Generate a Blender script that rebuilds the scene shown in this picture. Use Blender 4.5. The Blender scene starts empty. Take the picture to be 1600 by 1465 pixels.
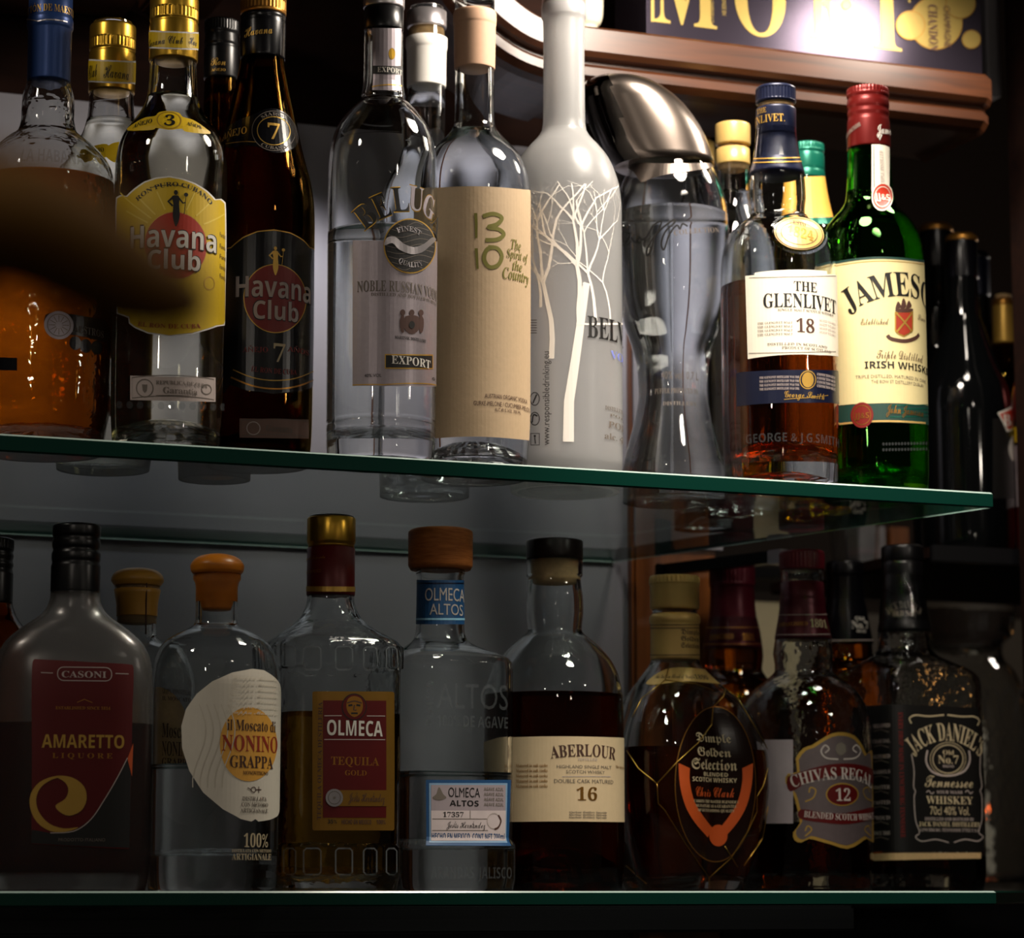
import bpy, bmesh, math, random
import numpy as np
from math import sin, cos, tan, atan, atan2, pi, radians, degrees, sqrt
from mathutils import Vector, Matrix

random.seed(7)
sc = bpy.context.scene
COL = sc.collection

# ------------------------------------------------------------------ camera
F, CX, CY, HORIZON = 4300.0, 800.0, 732.5, 1389.0
PITCH = atan((HORIZON - CY) / F)
ALPHA = radians(21.25)            # the shelves run away to the right by this angle
CAM_Z = 0.0012                    # eye level: just above the lower shelf's top (z = 0)
SHELF_Z = 0.3048                  # top of the upper shelf
EDGE_Y, REAR_Y = 1.8306, 2.267    # front and rear edge of the shelves
AX_R = Vector((cos(ALPHA), -sin(ALPHA), 0))
AX_F = Vector((sin(ALPHA), cos(ALPHA), 0))
CAM = Vector((0, 0, CAM_Z))
cam_d = bpy.data.cameras.new('camera')
cam_d.sensor_width = 36
cam_d.lens = 36 * F / 1600
cam_d.clip_start = 0.02
cam_d.dof.use_dof = True
cam_d.dof.focus_distance = 1.98
cam_d.dof.aperture_fstop = 8.5
cam = bpy.data.objects.new('camera', cam_d)
COL.objects.link(cam)
cam.location = CAM
cam.rotation_euler = (pi / 2 + PITCH, 0, -ALPHA)
sc.camera = cam

# ------------------------------------------------------------------ world, lamps, exposure
w = bpy.data.worlds.new('dim_bar_room')
sc.world = w
w.use_nodes = True
w.node_tree.nodes['Background'].inputs[0].default_value = (1.0, 0.86, 0.7, 1)
w.node_tree.nodes['Background'].inputs[1].default_value = 0.016
sc.view_settings.view_transform = 'Standard'
sc.view_settings.look = 'None'
sc.view_settings.exposure = 0.0
sc.view_settings.gamma = 1.0
sc.view_settings.use_curve_mapping = False
cy = sc.cycles
cy.max_bounces = 28
cy.transmission_bounces = 26
cy.glossy_bounces = 6
cy.diffuse_bounces = 3
cy.transparent_max_bounces = 24
cy.sample_clamp_indirect = 6.0
cy.blur_glossy = 0.4
cy.use_denoising = True


def ray(px, py):
    dx, dy = (px - CX) / F, (CY - py) / F
    return (AX_R * dx + AX_F * (cos(PITCH) - dy * sin(PITCH)) + Vector((0, 0, sin(PITCH) + dy * cos(PITCH)))).normalized()


def on_y(px, py, y):
    d = ray(px, py)
    return CAM + d * (y / d.y)


def on_z(px, py, z):
    d = ray(px, py)
    return CAM + d * ((z - CAM_Z) / d.z)


def project(p):
    q = Vector(p) - CAM
    f, r, h = q.dot(AX_F), q.dot(AX_R), q.z
    zc = f * cos(PITCH) + h * sin(PITCH)
    return CX + F * r / zc, CY - F * (h * cos(PITCH) - f * sin(PITCH)) / zc


def lamp(name, pos, target, power, color, size=0.05, spot=None, blend=0.6):
    d = bpy.data.lights.new(name, 'SPOT' if spot else 'POINT')
    d.energy = power
    d.color = color
    d.shadow_soft_size = size
    if spot:
        d.spot_size = radians(spot)
        d.spot_blend = blend
    o = bpy.data.objects.new(name, d)
    COL.objects.link(o)
    o.location = pos
    o.rotation_euler = (Vector(target) - Vector(pos)).to_track_quat('-Z', 'Y').to_euler()
    return o


WARM = (1.0, 0.89, 0.76)
lamp('spot_lamp_centre', on_y(1230, -330, 1.76), on_y(1080, 500, 1.93), 16.0, WARM, 0.07, 150)
lamp('spot_lamp_right', on_y(1560, -90, 1.92), on_y(1380, 400, 1.99), 3.6, WARM, 0.045, 150)
lamp('lower_row_fill', on_y(1570, -420, 1.50), on_y(1120, 1210, 1.97), 21.0, WARM, 0.075, 54, 0.7)  # unseen fill lamp added to brighten the lower row
lamp('spot_lamp_left', CAM + AX_R * -0.95 + AX_F * 1.25 + Vector((0, 0, 1.1)), on_y(150, 400, 1.95), 10.0, WARM, 0.06, 120)
for px in (230, 520, 810, 1050):        # unseen fill lamps added under the dark header to brighten the back panel only
    p = on_y(px, 205, 2.15)
    lamp('panel_fill', p, (p.x, 2.269, p.z - 0.128), 1.7, (1.0, 0.96, 0.97), 0.02, 64, 0.9)
lamp('bar_bulb_one', CAM + AX_R * 0.75 + AX_F * 0.7 + Vector((0, 0, 0.95)), on_y(800, 1100, 1.9), 2.0, WARM, 0.03)
lamp('bar_bulb_two', CAM + AX_R * -0.6 + AX_F * 0.1 + Vector((0, 0, 0.7)), on_y(800, 1100, 1.9), 3.0, WARM, 0.03)
for i, (r_, f_, z_) in enumerate(((0.35, 0.75, 0.75), (0.15, 0.2, 0.5), (-0.35, 0.7, 0.62), (0.6, 1.0, 0.35))):
    lamp('small_bulb', CAM + AX_R * r_ + AX_F * f_ + Vector((0, 0, z_)), on_y(800, 1100, 1.9), 0.45, WARM, 0.012)
lamp('side_shelf_fill', CAM + AX_R * 0.9 + AX_F * 1.5 + Vector((0, 0, 0.55)), on_y(1550, 800, 2.1), 1.6, WARM, 0.02)  # unseen fill added so the dark side bottles show highlights
lamp('far_bay_fill', on_y(1900, 600, 2.55), on_y(1400, 1000, 2.7), 3.0, WARM, 0.03)  # fill light without a fixture, added to lift the far background


# ------------------------------------------------------------------ materials
def lin(h):
    h = h.lstrip('#')
    c = [int(h[i:i + 2], 16) / 255 for i in (0, 2, 4)]
    return tuple(((x + 0.055) / 1.055) ** 2.4 if x > 0.04045 else x / 12.92 for x in c) + (1,)


def new_mat(name):
    m = bpy.data.materials.new(name)
    m.use_nodes = True
    nt = m.node_tree
    nt.nodes.clear()
    out = nt.nodes.new('ShaderNodeOutputMaterial')
    return m, nt, out


def mat(name, col, rough=0.5, metal=0.0, var=0.12, scale=120.0, bump=0.0, spec=0.5, coat=0.0):
    m, nt, out = new_mat(name)
    b = nt.nodes.new('ShaderNodeBsdfPrincipled')
    c = lin(col)
    b.inputs['Roughness'].default_value = rough
    b.inputs['Metallic'].default_value = metal
    b.inputs['Specular IOR Level'].default_value = spec
    b.inputs['Coat Weight'].default_value = coat
    b.inputs['Base Color'].default_value = c
    if var:
        tc = nt.nodes.new('ShaderNodeTexCoord')
        n = nt.nodes.new('ShaderNodeTexNoise')
        n.inputs['Scale'].default_value = scale
        n.inputs['Detail'].default_value = 3
        nt.links.new(tc.outputs['Object'], n.inputs['Vector'])
        r = nt.nodes.new('ShaderNodeMapRange')
        r.inputs['To Min'].default_value = 1 - var
        r.inputs['To Max'].default_value = 1 + var
        nt.links.new(n.outputs['Fac'], r.inputs['Value'])
        v = nt.nodes.new('ShaderNodeVectorMath')
        v.operation = 'SCALE'
        v.inputs[0].default_value = c[:3]
        nt.links.new(r.outputs[0], v.inputs['Scale'])
        nt.links.new(v.outputs[0], b.inputs['Base Color'])
        if bump:
            bp = nt.nodes.new('ShaderNodeBump')
            bp.inputs['Strength'].default_value = bump
            bp.inputs['Distance'].default_value = 0.001
            nt.links.new(n.outputs['Fac'], bp.inputs['Height'])
            nt.links.new(bp.outputs[0], b.inputs['Normal'])
    nt.links.new(b.outputs[0], out.inputs[0])
    return m


def wood(name, c0, c1, rough=0.4, scale=(3, 30, 30), coat=0.3):
    m, nt, out = new_mat(name)
    b = nt.nodes.new('ShaderNodeBsdfPrincipled')
    tc = nt.nodes.new('ShaderNodeTexCoord')
    mp = nt.nodes.new('ShaderNodeMapping')
    mp.inputs['Scale'].default_value = scale
    n = nt.nodes.new('ShaderNodeTexNoise')
    n.inputs['Scale'].default_value = 2.5
    n.inputs['Detail'].default_value = 6
    n.inputs['Distortion'].default_value = 0.8
    r = nt.nodes.new('ShaderNodeValToRGB')
    r.color_ramp.elements[0].position = 0.3
    r.color_ramp.elements[1].position = 0.7
    r.color_ramp.elements[0].color = lin(c0)
    r.color_ramp.elements[1].color = lin(c1)
    nt.links.new(tc.outputs['Object'], mp.inputs[0])
    nt.links.new(mp.outputs[0], n.inputs['Vector'])
    nt.links.new(n.outputs['Fac'], r.inputs[0])
    nt.links.new(r.outputs[0], b.inputs['Base Color'])
    b.inputs['Roughness'].default_value = rough
    b.inputs['Specular IOR Level'].default_value = 0.5 if coat else 0.12
    b.inputs['Coat Weight'].default_value = coat
    b.inputs['Coat Roughness'].default_value = 0.25
    nt.links.new(b.outputs[0], out.inputs[0])
    return m


def glass(name, col=(1, 1, 1), rough=0.0, ior=1.45, wav=0.0):
    m, nt, out = new_mat(name)
    g = nt.nodes.new('ShaderNodeBsdfGlass')
    g.inputs['Color'].default_value = tuple(col) + (1,)
    g.inputs['Roughness'].default_value = rough
    g.inputs['IOR'].default_value = ior
    if wav:
        tc = nt.nodes.new('ShaderNodeTexCoord')
        n = nt.nodes.new('ShaderNodeTexNoise')
        n.inputs['Scale'].default_value = 45 + 45 * wav
        nt.links.new(tc.outputs['Object'], n.inputs['Vector'])
        bp = nt.nodes.new('ShaderNodeBump')
        bp.inputs['Strength'].default_value = wav
        bp.inputs['Distance'].default_value = 0.002
        nt.links.new(n.outputs['Fac'], bp.inputs['Height'])
        nt.links.new(bp.outputs[0], g.inputs['Normal'])
    nt.links.new(g.outputs[0], out.inputs[0])
    return m


def thin_glass(name, col, refl=1.0, film=0.0, ior=1.45):
    m, nt, out = new_mat(name)
    t = nt.nodes.new('ShaderNodeBsdfTransparent')
    t.inputs[0].default_value = tuple(col) + (1,)
    g = nt.nodes.new('ShaderNodeBsdfGlossy')
    g.inputs['Roughness'].default_value = 0.02
    fr = nt.nodes.new('ShaderNodeFresnel')
    # a pane has air on both sides: undo the node's inversion for the back of the face
    ge = nt.nodes.new('ShaderNodeNewGeometry')
    mr = nt.nodes.new('ShaderNodeMapRange')
    mr.inputs['To Min'].default_value = ior
    mr.inputs['To Max'].default_value = 1 / ior
    nt.links.new(ge.outputs['Backfacing'], mr.inputs['Value'])
    nt.links.new(mr.outputs[0], fr.inputs['IOR'])
    mx = nt.nodes.new('ShaderNodeMixShader')
    nt.links.new(fr.outputs[0], mx.inputs[0])
    nt.links.new(t.outputs[0], mx.inputs[1])
    nt.links.new(g.outputs[0], mx.inputs[2])
    top = mx
    if film:      # a little dust lying on the glass; painted highlight on the tequila outlines
        df = nt.nodes.new('ShaderNodeBsdfDiffuse')
        df.inputs[0].default_value = (0.6, 0.65, 0.68, 1)
        m2 = nt.nodes.new('ShaderNodeMixShader')
        m2.inputs[0].default_value = film
        nt.links.new(mx.outputs[0], m2.inputs[1])
        nt.links.new(df.outputs[0], m2.inputs[2])
        top = m2
    nt.links.new(top.outputs[0], out.inputs[0])
    return m


def frosted(name, col, diff=0.5, rough=0.45):
    m, nt, out = new_mat(name)
    g = nt.nodes.new('ShaderNodeBsdfGlass')
    g.inputs['Color'].default_value = tuple(col) + (1,)
    g.inputs['Roughness'].default_value = rough
    d = nt.nodes.new('ShaderNodeBsdfPrincipled')
    d.inputs['Base Color'].default_value = tuple(c * 0.8 for c in col) + (1,)
    d.inputs['Roughness'].default_value = 0.4
    tr = nt.nodes.new('ShaderNodeBsdfTranslucent')
    tr.inputs[0].default_value = tuple(c * 0.8 for c in col) + (1,)
    a = nt.nodes.new('ShaderNodeMixShader')
    a.inputs[0].default_value = 0.45
    nt.links.new(d.outputs[0], a.inputs[1])
    nt.links.new(tr.outputs[0], a.inputs[2])
    mx = nt.nodes.new('ShaderNodeMixShader')
    mx.inputs[0].default_value = diff
    nt.links.new(g.outputs[0], mx.inputs[1])
    nt.links.new(a.outputs[0], mx.inputs[2])
    nt.links.new(mx.outputs[0], out.inputs[0])
    return m


def emit(name, col, s):
    m, nt, out = new_mat(name)
    e = nt.nodes.new('ShaderNodeEmission')
    e.inputs[0].default_value = lin(col)
    e.inputs[1].default_value = s
    nt.links.new(e.outputs[0], out.inputs[0])
    return m


M = {
    'clear': glass('clear_bottle_glass', (0.97, 0.98, 0.98)),
    'wavy': glass('moulded_bottle_glass', (0.96, 0.97, 0.97), 0.0, 1.45, 0.45),
    'hammered': glass('rippled_bottle_glass', (0.96, 0.97, 0.97), 0.0, 1.45, 0.5),
    'cutglass': glass('cut_glass', (0.96, 0.97, 0.97), 0.0, 1.5, 0.25),
    'green': glass('green_bottle_glass', (0.34, 0.78, 0.30)),
    'bosshighlight': thin_glass('painted_boss_highlight', (0.86, 0.87, 0.87), 1.0, 0.16),
    'emboss': thin_glass('raised_glass', (0.80, 0.81, 0.82), 1.0, 0.05),
    'amberglass': glass('brown_bottle_glass', (0.42, 0.27, 0.08)),
    'darkglass': mat('black_bottle_glass', '#060708', 0.06, 0, 0.0, spec=0.6),
    'frost': frosted('frosted_bottle_glass', (0.97, 0.97, 0.97), 0.36, 0.28),
    'dustyfrost': frosted('etched_flask_glass', (0.92, 0.90, 0.88), 0.03, 0.24),
    'water': glass('clear_spirit', (0.99, 0.99, 0.99), 0, 1.36),
    'palerum': glass('pale_rum', (0.97, 0.95, 0.86), 0, 1.36),
    'amber': glass('amber_spirit', (0.85, 0.40, 0.06), 0, 1.36),
    'whisky': glass('whisky_spirit', (0.82, 0.31, 0.06), 0, 1.36),
    'brownwhisky': glass('brown_whisky_spirit', (0.52, 0.20, 0.05), 0, 1.36),
    'darkwhisky': glass('dark_whisky_spirit', (0.36, 0.10, 0.025), 0, 1.36),
    'rumdark': glass('dark_rum', (0.62, 0.34, 0.06), 0, 1.36),
    'gold_tequila': glass('gold_tequila', (0.70, 0.48, 0.15), 0, 1.36),
    'amaretto': glass('amaretto_liqueur', (0.46, 0.13, 0.035), 0.05, 1.36),
    'yellowliq': glass('yellow_liqueur', (0.95, 0.85, 0.15), 0, 1.36),
    'jamesonliq': glass('golden_whiskey', (0.98, 0.80, 0.25), 0, 1.36),
    'gold': mat('gold_foil', '#d6a83c', 0.28, 0.9, 0.06),
    'goldprint': mat('gold_print', '#c9a04a', 0.4, 0.6, 0.08),
    'palegold': mat('pale_gold_cap', '#d8b56c', 0.35, 0.3, 0.05),
    'copper': mat('copper_cap', '#b8823a', 0.35, 0.85, 0.05),
    'silver': mat('silver_foil', '#c9c3c6', 0.3, 0.85, 0.05),
    'silverlabel': mat('brushed_silver_label', '#a89ea4', 0.38, 0.55, 0.1, 300),
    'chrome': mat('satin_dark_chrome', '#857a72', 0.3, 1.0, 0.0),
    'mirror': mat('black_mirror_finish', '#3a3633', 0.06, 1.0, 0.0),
    'black': mat('black_plastic', '#08080a', 0.3, 0, 0.05),
    'blackfoil': mat('black_foil', '#0b0b10', 0.25, 0.2, 0.05),
    'ink': mat('black_ink', '#0c0a09', 0.5, 0, 0.0),
    'greyink': mat('grey_ink', '#6b6158', 0.6, 0, 0.0),
    'brownink': mat('brown_ink', '#4a2c22', 0.6, 0, 0.0),
    'redink': mat('red_ink', '#a03018', 0.6, 0, 0.0),
    'oliveink': mat('olive_brush_ink', '#6e6a1c', 0.6, 0, 0.1),
    'blueink': mat('blue_ink', '#7884d8', 0.6, 0, 0.0),
    'whiteink': mat('white_ink', '#d9d4ca', 0.6, 0, 0.05),
    'creamink': mat('cream_ink', '#c8b793', 0.6, 0, 0.05),
    'orangeink': mat('orange_ink', '#c9541c', 0.55, 0, 0.05),
    'yellow': mat('yellow_label_paper', '#d8b418', 0.45, 0, 0.06, 60),
    'yellowray': mat('light_yellow_print', '#e8cc50', 0.45, 0, 0.0),
    'cream': mat('cream_label_paper', '#d8c09a', 0.6, 0, 0.05, 200),
    'ivory': mat('ivory_label_paper', '#ece5d4', 0.55, 0, 0.04, 200),
    'malt': mat('pale_yellow_label_paper', '#e4d59e', 0.55, 0, 0.04, 200),
    'ivoryrelief': mat('embossed_ivory_paper', '#e0d8c6', 0.55, 0, 0.0),
    'pewter': mat('pewter_label_foil', '#77696b', 0.4, 0.6, 0.1, 200),
    'kraft': mat('beige_label_paper', '#c4aa88', 0.62, 0, 0.07, 250, 0.1),
    'kraftcap': mat('kraft_paper_capsule', '#c8a184', 0.6, 0, 0.06, 250),
    'stamp': mat('grey_stamp_paper', '#b7a9a3', 0.7, 0, 0.08, 300),
    'white': mat('white_paper', '#e6e2dc', 0.6, 0, 0.04),
    'reddisc': mat('red_label_print', '#b02a10', 0.5, 0, 0.08),
    'darkreddisc': mat('dark_red_label_print', '#7c1a14', 0.45, 0.1, 0.08),
    'maroon': mat('maroon_label_foil', '#5c0d0e', 0.4, 0.25, 0.1, 80),
    'maroonplastic': mat('maroon_cap_plastic', '#6a1524', 0.35, 0, 0.06),
    'maroonfoil': mat('maroon_capsule_foil', '#541020', 0.33, 0.35, 0.08),
    'redcap': mat('red_foil_cap', '#641412', 0.3, 0.5, 0.06),
    'navy': mat('navy_foil', '#131933', 0.35, 0.3, 0.08),
    'bluecap': mat('blue_foil_capsule', '#2d4a86', 0.35, 0.35, 0.08),
    'bluelabel': mat('blue_label', '#174674', 0.5, 0, 0.08),
    'greencap': mat('green_foil_cap', '#0f6a56', 0.3, 0.4, 0.06),
    'greenband': mat('dark_green_print', '#1c4038', 0.5, 0, 0.08),
    'orangeneck': mat('orange_yellow_neck_label', '#eeb04a', 0.5, 0, 0.06),
    'orangestop': mat('orange_stopper', '#d27a1e', 0.35, 0, 0.08, 90),
    'yellowstop': mat('ochre_stopper', '#c3913a', 0.35, 0, 0.08, 90),
    'cork': mat('cork', '#c9a878', 0.75, 0, 0.2, 400),
    'woodcap': wood('stopper_wood', '#8a4e24', '#b06a36', 0.5, (30, 30, 250), 0.0),
    'brass': mat('brass_wire', '#b08a3e', 0.3, 1.0, 0.0),
    'greylabel': mat('grey_label_paper', '#9c8f94', 0.6, 0, 0.06, 200),
    'amberplate': mat('amber_label_foil', '#8f6826', 0.35, 0.5, 0.15, 60),
    'gilt': mat('gilt_box_print', '#b39a55', 0.35, 0.6, 0.05),
    'boxcard': mat('lilac_grey_box_card', '#463f4c', 0.25, 0.8, 0.05, 40),
    'cabinetwood': wood('cabinet_wood', '#2c1508', '#4c270f', 0.42, (2.5, 25, 40), 0.25),
    'darkwood': wood('dark_wood', '#150805', '#200e07', 0.85, (3, 30, 30), 0.0),
    'postwood': wood('post_wood', '#6a3914', '#8f5220', 0.4, (30, 30, 2), 0.3),
    'panel': mat('grey_back_panel', '#85848d', 0.7, 0, 0.05, 20),
    'blackboard': mat('black_board', '#0d0d10', 0.35, 0, 0.1),
    'ceramic': mat('ivory_ceramic', '#d9cfb8', 0.3, 0, 0.04),
    'palewall': mat('pale_laminate', '#8f8b8e', 0.5, 0, 0.05),
    'blackmetal': mat('black_metal', '#0a0a0b', 0.3, 0.5, 0.05),
    'carton': mat('cream_carton', '#cbbf9c', 0.7, 0, 0.06),
    'shelfglass': thin_glass('shelf_glass', (0.84, 0.91, 0.89), 1.0, 0.03),
    'shelftop': thin_glass('shelf_top_glass', (0.90, 0.95, 0.94), 1.0, 0.02, 1.08),
    'shelfedge': mat('green_glass_edge', '#08332a', 0.08, 0, 0.0, spec=0.8),
    'shelfchamfer': mat('painted_arris_gleam', '#9fb5ae', 0.2, 0, 0.0, spec=0.8),  # pale colour stands in for light caught along the edge
    'brownblob': mat('dark_brown_lacquer', '#9a6a1e', 0.6, 0, 0.1),
}


# ------------------------------------------------------------------ objects
def put(name, verts, faces, material, parent=None, smooth=False, mats=None, midx=None):
    me = bpy.data.meshes.new(name)
    me.from_pydata([tuple(v) for v in verts], [], faces)
    me.materials.append(material)
    if mats:
        for x in mats:
            me.materials.append(x)
        me.polygons.foreach_set('material_index', midx)
    if smooth:
        me.polygons.foreach_set('use_smooth', [True] * len(me.polygons))
    me.update()
    o = bpy.data.objects.new(name, me)
    COL.objects.link(o)
    if parent:
        o.parent = parent
    return o


def tag(o, label, cat, group=None, kind=None):
    o['label'] = label
    o['category'] = cat
    if group:
        o['group'] = group
    if kind:
        o['kind'] = kind
    return o


def struct(name, verts, faces, material, **k):
    o = put(name, verts, faces, material, **k)
    o['kind'] = 'structure'
    return o


def empty(name, loc, rz=0.0):
    o = bpy.data.objects.new(name, None)
    o.empty_display_size = 0.02
    COL.objects.link(o)
    o.location = loc
    o.rotation_euler = (0, 0, rz)
    return o


def box(x0, x1, y0, y1, z0, z1, b=0.0):
    """box with chamfered edges when b > 0"""
    bm = bmesh.new()
    bmesh.ops.create_cube(bm, size=1)
    for v in bm.verts:
        v.co = Vector((x0 + (v.co.x + .5) * (x1 - x0), y0 + (v.co.y + .5) * (y1 - y0), z0 + (v.co.z + .5) * (z1 - z0)))
    if b:
        bmesh.ops.bevel(bm, geom=bm.edges[:], offset=b, segments=2, affect='EDGES')
    vs = [v.co.copy() for v in bm.verts]
    fs = [[v.index for v in f.verts] for f in bm.faces]
    bm.free()
    return vs, fs


def tube(points, r, seg=8):
    pts = [Vector(p) for p in points]
    vs, fs = [], []
    for i, p in enumerate(pts):
        t = (pts[min(i + 1, len(pts) - 1)] - pts[max(i - 1, 0)]).normalized()
        a = t.orthogonal().normalized()
        if i:
            a = (prev - t * prev.dot(t)).normalized()
        prev = a
        b = t.cross(a)
        rr = r[i] if hasattr(r, '__len__') else r
        for k in range(seg):
            an = 2 * pi * k / seg
            vs.append(p + (a * cos(an) + b * sin(an)) * rr)
    for i in range(len(pts) - 1):
        for k in range(seg):
            j = (k + 1) % seg
            fs.append([i * seg + k, i * seg + j, (i + 1) * seg + j, (i + 1) * seg + k])
    fs.append(list(range(seg))[::-1])
    fs.append([(len(pts) - 1) * seg + k for k in range(seg)])
    return vs, fs


def pchip(t, y, tq):
    t, y = np.asarray(t, float), np.asarray(y, float)
    h = np.diff(t)
    d = np.diff(y) / h
    m = np.zeros_like(y)
    for i in range(1, len(y) - 1):
        if d[i - 1] * d[i] > 0:
            w1, w2 = 2 * h[i] + h[i - 1], h[i] + 2 * h[i - 1]
            m[i] = (w1 + w2) / (w1 / d[i - 1] + w2 / d[i])
    m[0], m[-1] = d[0], d[-1]
    i = np.clip(np.searchsorted(t, tq) - 1, 0, len(h) - 1)
    s = (tq - t[i]) / h[i]
    return ((1 + 2 * s) * (1 - s) ** 2 * y[i] + s * (1 - s) ** 2 * h[i] * m[i] + s * s * (3 - 2 * s) * y[i + 1] + s * s * (s - 1) * h[i] * m[i + 1])


# text -> flat meshes; other alphabets come from the letter forms of the built-in font
def alpha(s, up, lo, dg):
    o = ''
    for ch in s:
        if 'A' <= ch <= 'Z' and up:
            o += chr(up + ord(ch) - 65)
        elif 'a' <= ch <= 'z' and lo:
            o += chr(lo + ord(ch) - 97)
        elif '0' <= ch <= '9' and dg:
            o += chr(dg + ord(ch) - 48)
        else:
            o += ch
    return o


FONTS = {
    'sans': lambda s: s,
    'sansb': lambda s: alpha(s, 0x1D5D4, 0x1D5EE, 0x1D7EC),
    'serif': lambda s: alpha(s, 0x1D400, 0x1D41A, 0x1D7CE),
    'ital': lambda s: alpha(s, 0x1D468, 0x1D482, 0x1D7CE),
    'script': lambda s: alpha(s, 0x1D4D0, 0x1D4EA, 0x1D7CE),
    'frak': lambda s: alpha(s, 0x1D56C, 0x1D586, 0x1D7CE),
}
_txt = {}


def text_mesh(s, font, res):
    key = (s, font, res)
    if key not in _txt:
        c = bpy.data.curves.new('lettering_curve', 'FONT')
        c.body = FONTS[font](s)
        c.size = 1
        c.resolution_u = res
        o = bpy.data.objects.new('lettering_curve', c)
        m = o.to_mesh()
        v = np.array([tuple(x.co)[:2] for x in m.vertices], float).reshape(-1, 2)
        f = [list(p.vertices) for p in m.polygons]
        o.to_mesh_clear()
        bpy.data.objects.remove(o)
        bpy.data.curves.remove(c)
        _txt[key] = (v, f)
    return _txt[key]


def slice2d(v, f, du, dz):
    """cut flat shapes into strips so that they can bend round a bottle"""
    bm = bmesh.new()
    bv = [bm.verts.new((a, b, 0)) for a, b in v]
    for q in f:
        try:
            bm.faces.new([bv[i] for i in q])
        except ValueError:
            pass
    for step, ax in ((du, 0), (dz, 1)):
        if not step:
            continue
        lo, hi = min(p[ax] for p in v), max(p[ax] for p in v)
        k = math.floor(lo / step) + 1
        while k * step < hi:
            co, no = [0, 0, 0], [0, 0, 0]
            co[ax], no[ax] = k * step, 1
            bmesh.ops.bisect_plane(bm, geom=bm.verts[:] + bm.edges[:] + bm.faces[:], dist=1e-7, plane_co=co, plane_no=no)
            k += 1
    bm.verts.index_update()
    vv = [(x.co.x, x.co.y) for x in bm.verts]
    ff = [[x.index for x in q.verts] for q in bm.faces]
    bm.free()
    return vv, ff


def ell(cx, cy, rx, ry, n=40, a0=0, a1=360, tilt=0):
    o = []
    full = abs(a1 - a0) >= 360
    for i in range(n if full else n + 1):
        a = radians(a0 + (a1 - a0) * i / n)
        x, y = rx * cos(a), -ry * sin(a)
        t = radians(tilt)
        o.append((cx + x * cos(t) - y * sin(t), cy + x * sin(t) + y * cos(t)))
    return o


def rrect(x0, y0, x1, y1, r=3):
    o = []
    for cx, cy, a in ((x1 - r, y0 + r, 0), (x0 + r, y0 + r, 90), (x0 + r, y1 - r, 180), (x1 - r, y1 - r, 270)):
        o += ell(cx, cy, r, r, 4, a, a + 90)
    return o


def quad(x0, y0, x1, y1, n=6):
    return [(x0 + (x1 - x0) * i / n, y0) for i in range(n + 1)] + [(x1 + (x0 - x1) * i / n, y1) for i in range(n + 1)]


def spline(pts, n=6, closed=False):
    P = [np.array(p, float) for p in pts]
    o = []
    m = len(P)
    for i in range(m if closed else m - 1):
        if closed:
            a, b, c, d = P[i - 1], P[i], P[(i + 1) % m], P[(i + 2) % m]
        else:
            a, b, c, d = P[max(i - 1, 0)], P[i], P[i + 1], P[min(i + 2, m - 1)]
        for k in range(n):
            t = k / n
            o.append(tuple(0.5 * (2 * b + (c - a) * t + (2 * a - 5 * b + 4 * c - d) * t * t + (3 * b - a - 3 * c + d) * t ** 3)))
    if not closed:
        o.append(tuple(P[-1]))
    return o


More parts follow.
